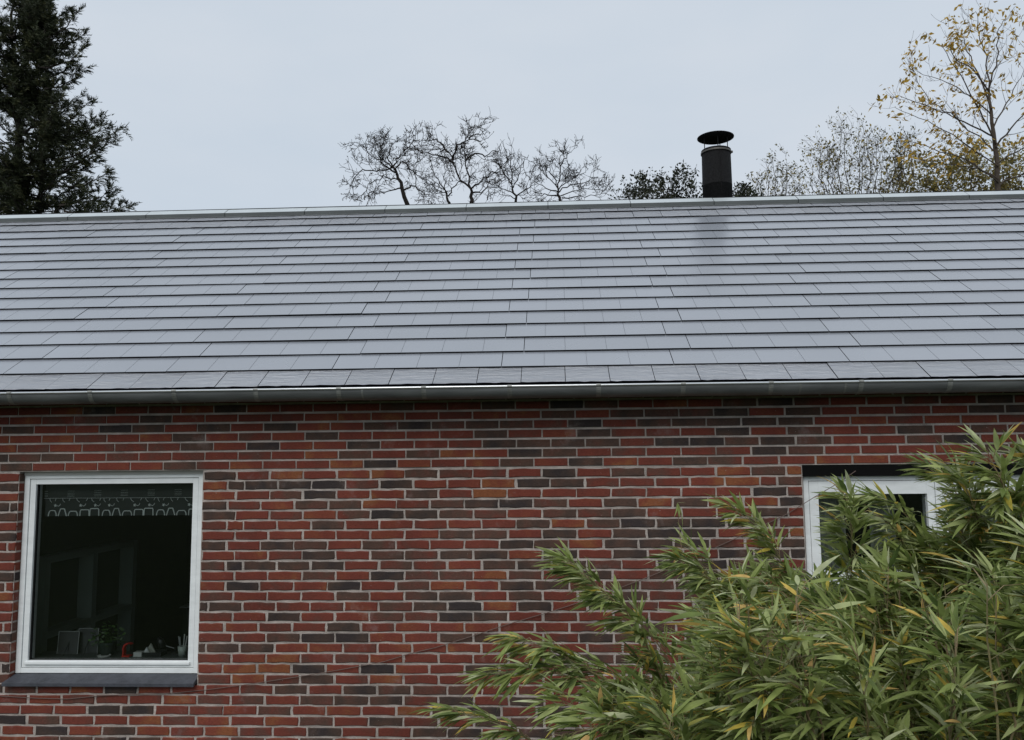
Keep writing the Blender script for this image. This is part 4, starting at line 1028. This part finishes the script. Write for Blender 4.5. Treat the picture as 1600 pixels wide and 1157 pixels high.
for i in range(18):       # lower filling towards the left, shorter shoots
    x = rnd.uniform(960, 1230); y = np.interp(x, [960, 1080, 1230], [1075, 1010, 960]) + abs(rnd.gauss(0, 60)); dd = rnd.uniform(2.0, 2.9)
    pl = px([(x, y, 0), (x + 30, y + 60, 0), (x + 50, y + 150, .1)], dd)
    culm(pl, bc_(pl[-1].x, pl[-1].y), .004, .42, .042, .10, 60, .11, bias=left * .3)
for i in range(26):
    x = rnd.uniform(1120, 1600); dd = rnd.uniform(1.9, 2.6); y0_ = rnd.uniform(900, 1010)
    P_ = [at(x + rnd.uniform(-10, 10), y0_, dd), at(x + rnd.uniform(-5, 25), y0_ + 90, dd), at(x + rnd.uniform(0, 40), y0_ + 200, dd), at(x + rnd.uniform(10, 50), 1190, dd)]
    P_.append(bc_(P_[-1].x, P_[-1].y)); culms.tube(list(reversed(P_)), [.0036, .003, .0026, .002, .0012], 5, caps=False, tone=rnd.random())
    for t in range(5):
        q = P_[0].lerp(P_[1], rnd.random()) if t < 3 else P_[1].lerp(P_[2], rnd.random()); branchlet(q, rand_dir(Vector((0, 0, 1)), R(rnd.uniform(30, 80)), rnd), .09, rnd.randint(2, 4), .115)
print('bamboo leaves', len(LV))
def leaf_geo(mb, p, d, s_, nrm, L_, W_, tone, curl):
    st = ((0, .12), (.12, .70), (.32, 1.0), (.60, .78), (.84, .36), (1, 0))
    vs = []; fs = []
    for t, ww in st:
        c = p + d * L_ * t - nrm * (curl * L_ * t * t); e = s_ * (W_ / 2 * ww); q = nrm * (W_ * .16 * ww)
        if ww == 0: vs.append(c)
        else: vs += [c - e + q, c, c + e + q]
    for i in range(4):
        a = 3 * i; fs += [(a, a+1, a+4, a+3), (a+1, a+2, a+5, a+4)]
    a = 12; fs += [(a, a+1, 15), (a+1, a+2, 15)]
    mb.add(vs, fs, tone)
def lw(l):
    q = l[0] + l[1] * l[4] * .5
    X_, Y_ = screen(*q)
    if not (20 < X_ < 1590 and 20 < Y_ < 1150): return 0
    v = (q - CAM); dist = v.length; vd = v.normalized()
    ln = l[4] * (l[1] - vd * l[1].dot(vd)).length / dist; wd = l[5] * abs(l[3].dot(vd)) / dist
    # leaves near the front of the clump are the ones not hidden
    return ln * (wd + .001) * (1 if Y_ < 1000 or dist < 2.6 else .5)
order = sorted(range(len(LV)), key=lambda i: -lw(LV[i])); single = set(order[:300])
lm = [ ]
for c in (.05, .12, .2, .28):
    mb = MB(); leaf_geo(mb, Vector((0,0,0)), Vector((0,1,0)), Vector((1,0,0)), Vector((0,0,1)), 1.0, .155, 0, c); me = mb.mesh('leaf', M_bleaf); lm.append(me)
fol = MB()
for i, l in enumerate(LV):
    p, d, s_, nrm, L_, W_, tone, curl = l
    if i in single:
        me = lm[min(3, int(curl / .07))]
        o = link('leaf', me, bam); o['tone'] = tone
        sc3 = W_ / .155
        nn = s_.cross(d); mm = Matrix((s_ * sc3, d * L_, nn * L_)).transposed().to_4x4(); mm.translation = p - boff; o.matrix_local = mm
    else: leaf_geo(fol, p - boff, d, s_, nrm, L_, W_, tone, curl)
o = fol.build('leaf_mass', M_bleaf_s, bam, smooth=True); o['kind'] = 'stuff'
culms.v = [tuple(Vector(v) - boff) for v in culms.v]; twigs.v = [tuple(Vector(v) - boff) for v in twigs.v]
o = culms.build('culms', M_culm, bam); o['kind'] = 'stuff'; o = twigs.build('twigs', M_culm, bam); o['kind'] = 'stuff'
